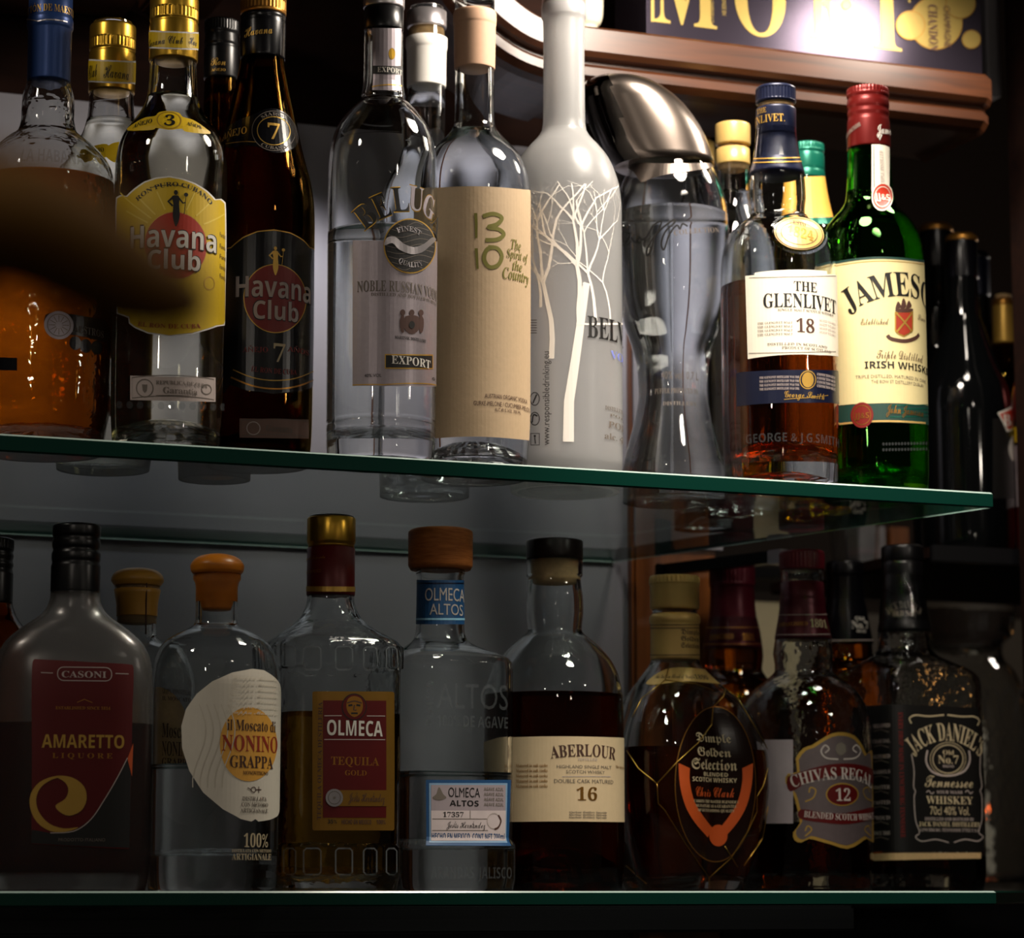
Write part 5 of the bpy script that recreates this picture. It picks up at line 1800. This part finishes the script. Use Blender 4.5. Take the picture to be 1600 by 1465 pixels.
# -- three sided bottle with wire net
b = Bottle('whisky_bottle', 'three sided dimpled whisky bottle in gold wire net under gold cap', 'bottle', 1056, 1150, 2.034, 0,
           {'kind': 'tri', 'k': 0.26, 'yaw': 14, 'y': (1040, 1120)}, 96)
b.body([(900, 34), (1027, 37), (1036, 39), (1046, 46), (1060, 60), (1078, 82), (1100, 106), (1125, 125), (1155, 138), (1190, 144.5), (1230, 145), (1270, 141), (1310, 132), (1350, 117), (1378, 105), ('b', 98)], M['clear'], 0.003, 0.012, 0.006)
b.liquid(1172, M['brownwhisky'])
cp = [(896, 38), (900, 40), (908, 40), (910, 38.5), (946, 38.5), (949, 36), (955, 36), (960, 40), (968, 40), (972, 38), (1024, 38.5), (1028, 38)]
c = b.cap('screw_cap', cp[:6], M['palegold'], knurl=(898, 907, 36))
c2 = b.cap('capsule', cp[6:], M['palegold'])
b.on_cap(cp[6:], 1000)
for i, s in enumerate(('Dimple', 'Golden', 'Selection')):
    b.T(s, 1064, 1091, 983 + i * 10.5, 991 + i * 10.5, M['brownink'], c2, 'frak')
for y in (976, 981, 1023):
    b.stroke([(1008 + i * 8, y) for i in range(13)], 1.2, M['brownink'], c2)
b.finish()
b.on_body(1060)
k = b.patch('neck_label', spline([(1012, 1064), (1030, 1050), (1050, 1043), (1080, 1043), (1110, 1048), (1124, 1056), (1134, 1068), (1110, 1067), (1070, 1064), (1035, 1068), (1014, 1069)], 3, True), M['palegold'], 0.4)
b.T('The Golden Blend of Dimple', 1024, 1085, 1053, 1059, M['brownink'], k, 'script')
b.T('1890', 1086, 1106, 1054, 1061, M['brownink'], k, 'serif')
b.finish()
b.ref(1230)
k = b.patch('face_panel', ell(1117, 1225, 63, 122, 56), mat('dark_amber_panel', '#1c0a05', 0.25, 0, 0.1), 0.3)
b.stroke(ell(1117, 1225, 62, 121, 60), 1.5, M['copper'], k, .4, closed=True)
for s, x0, x1, y0, y1 in (('Dimple', 1087, 1140, 1146, 1160), ('Golden', 1089, 1140, 1168, 1182), ('Selection', 1080, 1149, 1186, 1203)):
    b.T(s, x0, x1, y0, y1, M['creamink'], k, 'frak', off=.9, res=3)
b.T('BLENDED', 1098, 1135, 1207, 1213, M['creamink'], k, 'sansb', off=.9)
b.T('SCOTCH WHISKY', 1081, 1149, 1215, 1222, M['creamink'], k, 'sansb', off=.9)
b.T('Chris Clark', 1086, 1144, 1230, 1245, M['orangeink'], k, 'script', off=.9)
for i, s in enumerate(("CARRIES THE MASTER BLENDER'S", 'SIGNATURE AS A GUARANTEE', 'OF OUTSTANDING QUALITY')):
    b.T(s, 1083 + i * 3, 1151 - i * 3, 1250 + i * 7, 1254.5 + i * 7, M['creamink'], k, 'serif', off=.9)
outer = [(1060, 1192), (1062, 1225), (1070, 1258), (1084, 1284), (1104, 1308)]
inner = [(1112, 1294), (1098, 1276), (1084, 1252), (1077, 1222), (1077, 1200)]
b.mark(spline(outer, 4) + spline(inner, 4), M['orangeink'], k, .8, 'horseshoe_band')
b.mark([(2 * 1117 - x, y) for x, y in spline(outer, 4) + spline(inner, 4)], M['orangeink'], k, .8, 'horseshoe_band')
b.mark(ell(1120, 1305, 14, 17, 26), M['orangeink'], k, 1.0, 'seal')
b.finish()
b.du = None
wires = [[(1046, 1040), (1040, 1062), (1056, 1064), (1085, 1068), (1112, 1078)], [(1136, 1066), (1128, 1088), (1112, 1105), (1110, 1132), (1090, 1160), (1058, 1190), (1028, 1224)], [(1136, 1066), (1155, 1098), (1180, 1140), (1198, 1170)],
         [(1028, 1224), (1030, 1255), (1040, 1266), (1072, 1320), (1106, 1371)], [(1198, 1200), (1190, 1228), (1180, 1244), (1180, 1268), (1165, 1300), (1140, 1340), (1106, 1371)],
         [(982, 1172), (1000, 1200), (1028, 1224)], [(1198, 1260), (1190, 1310), (1160, 1352)], [(980, 1352), (998, 1368), (1012, 1380)], [(1130, 1322), (1150, 1354)], [(1106, 1371), (1106, 1382)], [(990, 1120), (1005, 1090), (1040, 1062)]]
for wr in wires:
    pts = []
    for i in range(len(wr) - 1):
        for t in range(4):
            q = t / 4
            pts.append(b.at(*b.V(wr[i][0] + (wr[i + 1][0] - wr[i][0]) * q, wr[i][1] + (wr[i + 1][1] - wr[i][1]) * q), 0.9))
    pts.append(b.at(*b.V(*wr[-1]), 0.9))
    put('wire', *tube(pts, 0.00042, 6), M['brass'], b.root, smooth=True)

# -- back whisky with maroon capsule
b = Bottle('whisky_bottle', 'amber whisky bottle with dark maroon capsule behind the wire netted bottle', 'bottle', 1145, 1000, 2.212, 0)
b.body([(884, 32), (945, 34), (988, 43), (1010, 46), (1026, 47), (1045, 45), (1058, 52), (1075, 70), (1100, 86), (1130, 92), (1345, 92), ('b', 90)], M['clear'], 0.003, 0.012, 0.006)
b.liquid(1000, M['amber'])
cp = [(881, 34), (884, 36), (912, 36), (915, 34.5), (935, 35), (950, 36), (970, 39), (988, 43.5), (1008, 46.5), (1010, 46)]
c = b.cap('capsule', cp, M['maroonfoil'], knurl=(885, 908, 40))
b.on_cap(cp, 985)
for y in (980, 1006):
    b.stroke([(1100 + i * 8, y) for i in range(12)], 1.2, M['copper'], c)
b.T('ESTABLISHED', 1110, 1146, 990, 998, M['copper'], c, 'serif')
b.T('1801', 1160, 1178, 989, 1000, M['copper'], c, 'serif')
b.finish()

# -- twelve-year blend, nearly empty
b = Bottle('whisky_bottle', 'round bellied whisky bottle with maroon ribbed cap and silver shield label', 'bottle', 1258, 1200, 2.064, 0)
b.body([(886, 31), (892, 33), (905, 33.5), (908, 32), (945, 34), (990, 42), (1005, 45), (1022, 47), (1038, 45), (1048, 45), (1056, 52), (1066, 66), (1080, 82), (1098, 94), (1120, 101), (1150, 104), (1350, 104), ('b', 101)], M['hammered'], 0.003, 0.014, 0.006)
b.liquid(1286, M['darkwhisky'])
b.cap('screw_cap', [(857, 34), (860, 35.5), (884, 35.5), (887, 34)], M['maroonplastic'], knurl=(862, 884, 40))
cp = [(906, 34), (930, 34.5), (934, 36), (945, 36), (960, 38), (980, 42), (993, 44.5), (995, 44)]
c = b.cap('capsule', cp, M['maroonfoil'])
b.on_cap(cp, 975)
for y in (960, 991):
    b.stroke([(1212 + i * 7, y) for i in range(13)], 1.2, M['stamp'], c)
b.T('ESTABLISHED', 1218, 1262, 971, 977, M['copper'], c, 'serif')
b.T('1801', 1266, 1291, 967, 980, M['creamink'], c, 'serif')
b.finish()
b.on_body(1235)
k = b.patch('back_label', quad(1195, 1155, 1240, 1286, 5), M['greylabel'], 0.3)
sil = M['pewter']
out = [(1316, 1144), (1334, 1150), (1346, 1166), (1352, 1178), (1360, 1172), (1364, 1195), (1364, 1300), (1362, 1316), (1352, 1310), (1340, 1318), (1322, 1326), (1300, 1320), (1280, 1314), (1264, 1310), (1252, 1316), (1242, 1312), (1240, 1300), (1250, 1286), (1246, 1262), (1240, 1240), (1228, 1222), (1232, 1208), (1246, 1206), (1244, 1184), (1256, 1168), (1268, 1164), (1280, 1156), (1298, 1146)]
k = b.patch('main_label', spline(out, 2, True), M['goldprint'], 0.3)
b.mark([(1306 + (x - 1306) * .93, 1236 + (y - 1236) * .94) for x, y in spline(out, 2, True)], sil, k, .45, 'label_field')
for sx in (-1, 1):
    b.stroke(spline([(1312 + sx * 4, 1186), (1312 + sx * 22, 1184), (1312 + sx * 30, 1174), (1312 + sx * 24, 1164), (1312 + sx * 18, 1170), (1312 + sx * 24, 1176)], 4), 2.2, M['stamp'], k, .6)
b.mark(ell(1312, 1170, 8, 10, 20), M['greyink'], k, .6)
b.mark(spline([(1232, 1214), (1260, 1203), (1295, 1194), (1335, 1194), (1368, 1206), (1368, 1226), (1335, 1213), (1298, 1213), (1262, 1222), (1236, 1236)], 3, True), M['maroon'], k, .65, 'name_ribbon')
b.T('CHIVAS REGAL', 1238, 1359, 1198, 1217, M['stamp'], k, 'serif', arc=230, off=.9, res=3)
b.mark(ell(1314, 1241, 25, 18, 32), M['goldprint'], k, .65, 'oval')
b.mark(ell(1314, 1241, 23, 16, 32), M['maroon'], k, .8, 'oval')
b.T('12', 1304, 1326, 1231, 1251, M['stamp'], k, 'serif', off=1, res=3)
b.mark(spline([(1252, 1264), (1285, 1269), (1320, 1270), (1368, 1260), (1368, 1276), (1325, 1287), (1285, 1285), (1250, 1278)], 3, True), M['maroon'], k, .65, 'lower_ribbon')
b.T('BLENDED SCOTCH WHISKY', 1256, 1362, 1271, 1281, M['stamp'], k, 'serif', arc=-600, off=.9)
for sx in (-1, 1):
    b.stroke(spline([(1310 + sx * 52, 1252), (1310 + sx * 40, 1246), (1310 + sx * 36, 1234), (1310 + sx * 44, 1230), (1310 + sx * 46, 1238)], 4), 2, M['goldprint'], k, .6)
    b.stroke(spline([(1308 + sx * 50, 1306), (1308 + sx * 40, 1296), (1308 + sx * 46, 1290), (1308 + sx * 50, 1298)], 4), 2, M['goldprint'], k, .6)
b.finish()

# -- back square whiskey
b = Bottle('whiskey_bottle', 'amber bottle with black capsule standing behind the square black label bottle', 'bottle', 1322, 1000, 2.224, 0)
b.body([(880, 26), (960, 32), (1002, 40), (1020, 41), (1035, 46), (1050, 64), (1068, 72), (1085, 75), (1345, 75), ('b', 73)], M['clear'], 0.003, 0.012, 0.006)
b.liquid(1002, M['amber'])
cp = [(874, 27), (877, 29.5), (896, 29.5), (899, 28), (935, 30), (960, 35), (1000, 42), (1003, 41.5)]
c = b.cap('capsule', cp, M['blackfoil'])
b.on_cap(cp, 975)
b.T('Old', 1336, 1350, 963, 969, M['whiteink'], c, 'serif')
b.T('No.7', 1331, 1356, 970, 982, M['whiteink'], c, 'serif')
b.T('BRAND', 1338, 1352, 984, 988, M['whiteink'], c, 'serif')
b.stroke([(1280 + i * 7, 1000) for i in range(14)], 1.4, M['stamp'], c)
b.finish()

# -- square black label whiskey
b = Bottle('whiskey_bottle', 'square clear whiskey bottle with wrapped black label and black capsule', 'bottle', 1417, 1200, 2.118, 0,
           {'kind': 'sq', 'n': 7.0, 'yaw': 36, 'y': (1018, 1064)}, 128)
b.body([(868, 29), (980, 40), (985, 40.5), (1008, 41), (1016, 43), (1024, 51), (1034, 70), (1044, 92), (1053, 107), (1060, 113), (1070, 116), (1100, 117), (1345, 119), (1372, 118), ('b', 114)], M['hammered'], 0.0035, 0.014, 0.006)
b.liquid(1338, M['darkwhisky'])
cp = [(849, 31), (852, 33), (872, 33), (875, 31.5), (878, 33), (896, 32), (930, 33), (950, 36), (972, 40), (980, 41.5), (983, 41)]
c = b.cap('capsule', cp, M['black'])
b.on_cap(cp, 940)
b.T("JACK DANIEL'S", 1388, 1436, 938, 950, M['greyink'], c, 'serif', arc=34)
b.T('OLD No.7', 1396, 1430, 953, 962, M['greyink'], c, 'serif')
b.finish()
b.on_body(1220)
k = b.patch('main_label', [(1340, 1103), (1370, 1101), (1404, 1100), (1440, 1102), (1480, 1104), (1526, 1106), (1530, 1180), (1534, 1330), (1500, 1330), (1460, 1330), (1414, 1330), (1380, 1330), (1340, 1332)], M['ink'], 0.3)
b.patch('liquid_band', [(1350, 1334), (1414, 1332), (1460, 1332), (1530, 1332), (1530, 1341), (1460, 1342), (1414, 1343), (1350, 1345)], M['cork'], 0.3)
wi = M['creamink']
b.T("JACK DANIEL'S", 1422, 1530, 1128, 1157, wi, k, 'serif', arc=92, res=3)
b.stroke(spline([(1424, 1130), (1421, 1122), (1430, 1117), (1450, 1119), (1473, 1117)], 4), 2.2, wi, k)
b.stroke(spline([(1478, 1117), (1500, 1120), (1518, 1120), (1527, 1126), (1524, 1134)], 4), 2.2, wi, k)
b.stroke(ell(1479, 1186, 23, 22, 36), 1.6, wi, k, closed=True)
b.stroke(ell(1479, 1186, 27, 26, 36), 1, wi, k, closed=True)
b.stroke(spline([(1448, 1172), (1446, 1190), (1456, 1206), (1478, 1212), (1502, 1206), (1512, 1190), (1511, 1173)], 5), 3, M['stamp'], k, taper=(1, 1))
b.T('Old', 1471, 1488, 1172, 1179, wi, k, 'serif')
b.T('No.7', 1464, 1495, 1180, 1193, wi, k, 'serif', res=3)
b.T('BRAND', 1471, 1488, 1195, 1199, M['stamp'], k, 'serif')
b.T('Tennessee', 1444, 1517, 1212, 1230, wi, k, 'script', res=3)
b.T('SOUR MASH', 1462, 1501, 1235, 1240, M['stamp'], k, 'serif')
b.T('WHISKEY', 1446, 1517, 1244, 1256, wi, k, 'serif', res=3)
b.T('70cl 40% Vol.', 1452, 1512, 1260, 1273, wi, k, 'sans', res=3)
b.T('DISTILLED AND BOTTLED BY', 1444, 1519, 1277, 1282, M['stamp'], k, 'serif')
b.T('JACK DANIEL DISTILLERY', 1435, 1528, 1284, 1291, wi, k, 'serif')
b.T('LYNCHBURG, TENNESSEE 37352 U.S.A.', 1437, 1527, 1294, 1299, M['stamp'], k, 'serif')
b.stroke(spline([(1424, 1178), (1428, 1205), (1427, 1228), (1430, 1236), (1428, 1246), (1430, 1280), (1436, 1300), (1430, 1307), (1440, 1314), (1460, 1311), (1480, 1316)], 4), 1.6, M['stamp'], k)
b.stroke(spline([(1529, 1178), (1528, 1205), (1531, 1228), (1528, 1236), (1531, 1246), (1531, 1280), (1526, 1300), (1533, 1307), (1524, 1314), (1505, 1311), (1488, 1316)], 4), 1.6, M['stamp'], k)
for x0, x1 in ((1446, 1458), (1505, 1517)):
    b.stroke(spline([(x0, 1238), (x0 + 4, 1235), (x0 + 8, 1240), (x1, 1237)], 3), 1.4, M['stamp'], k)
b.T('EVERY DROP MADE IN LYNCHBURG TENNESSEE', 1406, 1413, 1112, 1308, M['darkreddisc'], k, 'serif', 0, -90)
for i, s in enumerate(('MELLOWED', 'CHARCOAL', 'MATURED', 'BARRELS', 'MASTER', 'TASTED', 'PROUD', 'SINCE 1866')):
    b.T(s, 1366, 1392, 1130 + i * 24, 1136 + i * 24, M['stamp'], k, 'serif')
    b.stroke([(1367, 1142 + i * 24), (1378, 1139 + i * 24), (1390, 1143 + i * 24)], 1.4, M['greyink'], k)
b.finish()

# -- cut glass jar on the side counter
b = Bottle('glass_jar', 'large cut glass jar with lid on the counter at the lower right', 'jar', 1500, 1200, 2.57, -0.012, nseg=72)
b.body([(1012, 66), (1016, 70), (1022, 70), (1030, 72), (1050, 88), (1085, 102), (1130, 108), (1250, 108), (1340, 104), ('b', 96)], M['cutglass'], 0.004, 0.02, 0.004, 'jar_wall')
b.ref(1200)
for i in range(9):
    for j in range(3):
        x, y = 1404 + i * 24, 1110 + j * 72
        b.stroke(ell(x, y, 11, 34, 16), 4, M['emboss'], b.root, 1.6, 'cut_pattern', closed=True)
        b.stroke([(x - 10, y - 34), (x + 10, y + 34)], 2, M['emboss'], b.root, 1.6, 'cut_pattern')
b.finish()
b.cap('lid', [(886, 30), (890, 60), (905, 84), (940, 92), (985, 86), (1000, 72), (1010, 70)], M['cutglass'], smooth=True)
# table lamps glowing beyond the jar
for i, (px, py, col, r) in enumerate(((1536, 1282, '#ff8a3c', 9), (1549, 1266, '#ff6a28', 9), (1531, 1114, '#ffb060', 8))):
    p = on_y(px, py, 2.95)
    t = empty('candle_light', (p.x, 2.95, -0.012))
    tag(t, ('small orange candle light glowing behind the cut glass jar', 'red orange candle light beside the lower flame', 'small amber candle light, uppermost beyond the jar')[i], 'candle')
    h = p.z + 0.012
    vs, fs = tube([(0, 0, 0.0), (0, 0, max(h - 0.02, 0.01))], 0.012, 12)
    put('candle_body', vs, fs, M['ivory'], t)
    rr = r * 3.2 / F
    vs, fs = tube([(0, 0, h - rr), (0, 0, h - rr * .5), (0, 0, h), (0, 0, h + rr * 1.3)], [rr * .3, rr * .9, rr, rr * .1], 12)
    put('flame', vs, fs, emit('flame_%d' % i, col, 6.0), t, True)

# ------------------------------------------------------------------ brown lever knob close to the lens, out of focus
kz = 0.42
pc = CAM + ray(150, 388) * kz
t = empty('lever_handle', pc)
t.rotation_euler = (0, 0, -ALPHA)
tag(t, 'blurred dark brown lever knob poking in from the left, close to the camera', 'lever')
pts, rad = [], []
for x, y, r in ((-420, 330, 90), (-200, 330, 105), (-60, 335, 110), (40, 352, 110), (110, 385, 102), (170, 422, 92), (215, 448, 82), (262, 465, 66), (310, 476, 44), (332, 480, 24), (340, 481, 8)):
    q = CAM + ray(x, y) * kz - pc
    pts.append((q.dot(AX_R), q.dot(AX_F), q.z))
    rad.append(r * kz / F)
vs, fs = tube(pts, rad, 20)
put('knob', vs, fs, M['brownblob'], t, True)
vs, fs = tube([pts[0], (-0.06, 0, -0.02), (-0.075, 0, -0.1), (-0.08, 0, -0.9 - pc.z)], 0.004, 10)
put('stem', vs, fs, M['blackmetal'], t, True)
